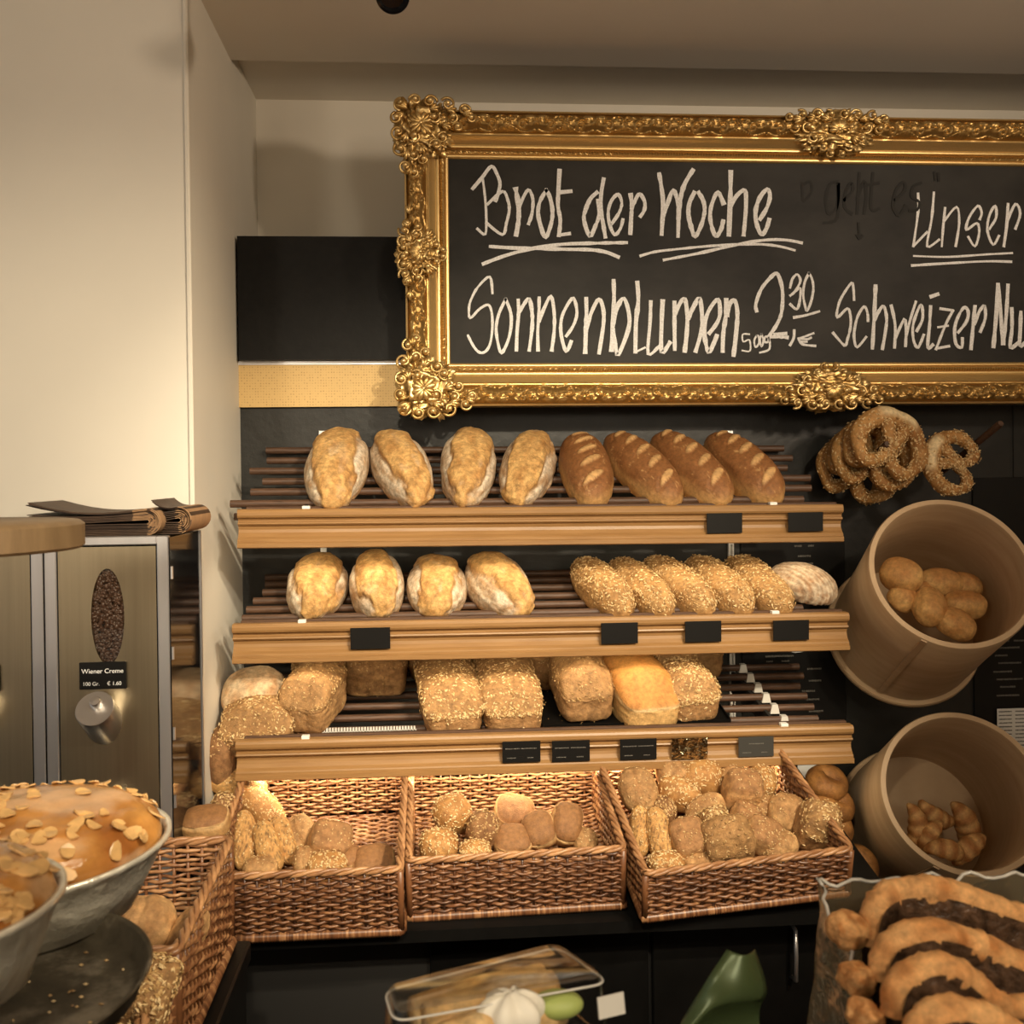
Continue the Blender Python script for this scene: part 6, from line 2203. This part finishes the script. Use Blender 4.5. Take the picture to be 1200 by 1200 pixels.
x0, x1 = at(944, 1040, 0.80).x, at(1290, 1040, 0.80).x
zr = at(1000, 1030, 0.80).z
film = thing('film_wrap', 'clear crinkled film wrapped around the strudel slices at the bottom right', 'wrapping', (x0, 0.80, ZF))
loop = [(x0 - 0.002, 0.805), (x1, 0.805), (x1, 0.48), (x0 - 0.012, 0.48)]
path = []
for i in range(4):
    a, b = np.array(loop[i]), np.array(loop[(i + 1) % 4])
    for j in range(40):
        path.append(a + (b - a) * j / 40)
path = np.array(path)
for _ in range(6):
    path = 0.25 * np.roll(path, 1, 0) + 0.5 * path + 0.25 * np.roll(path, -1, 0)
k = len(path)
Tn = np.roll(path, -1, 0) - np.roll(path, 1, 0)
Tn /= np.linalg.norm(Tn, axis=1)[:, None]
No = np.stack([Tn[:, 1], -Tn[:, 0]], 1)
s_ = np.linspace(0, 2 * math.pi, k, endpoint=False)
V = []
nz = 16
for j in range(nz):
    f = j / (nz - 1)
    zz = ZF + 0.002 + (zr - ZF - 0.002) * f
    for i in range(k):
        wv = 0.003 * math.sin(s_[i] * 23 + 3 * f) * f + 0.002 * math.sin(s_[i] * 41 + 9 * f)
        drop = (zr - ZF) * 0.10 * f * (0.5 - 0.5 * math.cos(s_[i])) if False else 0.0
        edge = 0.003 * math.sin(s_[i] * 31) * (f > 0.95)
        yv = path[i][1]
        fall = max(0, (0.80 - yv)) * 0.42 * f
        V.append((path[i][0] + No[i][0] * (wv + 0.010 * f), yv + No[i][1] * (wv + 0.010 * f), zz + edge - fall))
V = np.array(V)
F = []
for j in range(nz - 1):
    for i in range(k):
        F.append((j * k + i, j * k + (i + 1) % k, (j + 1) * k + (i + 1) % k, (j + 1) * k + i))
MB().add(V, F).build('film_sheet', M['film'], film, world=True, smooth=True)
MB().tube(V[-k:], 0.0014, 6, closed=True).build('film_edge', M['clip'], film, world=True, smooth=True)

# ---------------------------------------------------------------- spotlight at the ceiling
p = at(452, -9, 1.60)
t = thing('track_spotlight', 'black ceiling spotlight just showing at the top edge', 'spotlight', (p.x, 1.60, ZC))
hz = p.z - ZC
MB().tube([(-0.075, 0, -0.012), (0.0, 0, -0.012), (0.09, 0, -0.012)], 0.012, 12).build('track', M['gloss_black'], t, smooth=True, sharp=40)
MB().tube([(0.008, 0, -0.012), (0.008, 0, hz / 2 - 0.006), (0.008, 0, hz)], 0.006, 10).build('stem', M['gloss_black'], t, smooth=True)
m = Matrix.Translation((0.008, 0, hz)) @ Vector((0.1, -0.75, -0.5)).to_track_quat('Z', 'Y').to_matrix().to_4x4()
MB().lathe([(0, -0.03), (0.018, -0.03), (0.022, -0.02), (0.024, 0.03), (0.026, 0.032), (0.022, 0.033), (0.019, 0.02), (0.0, 0.018)], 32, m).build('lamp_head', M['gloss_black'], t, smooth=True, sharp=40)
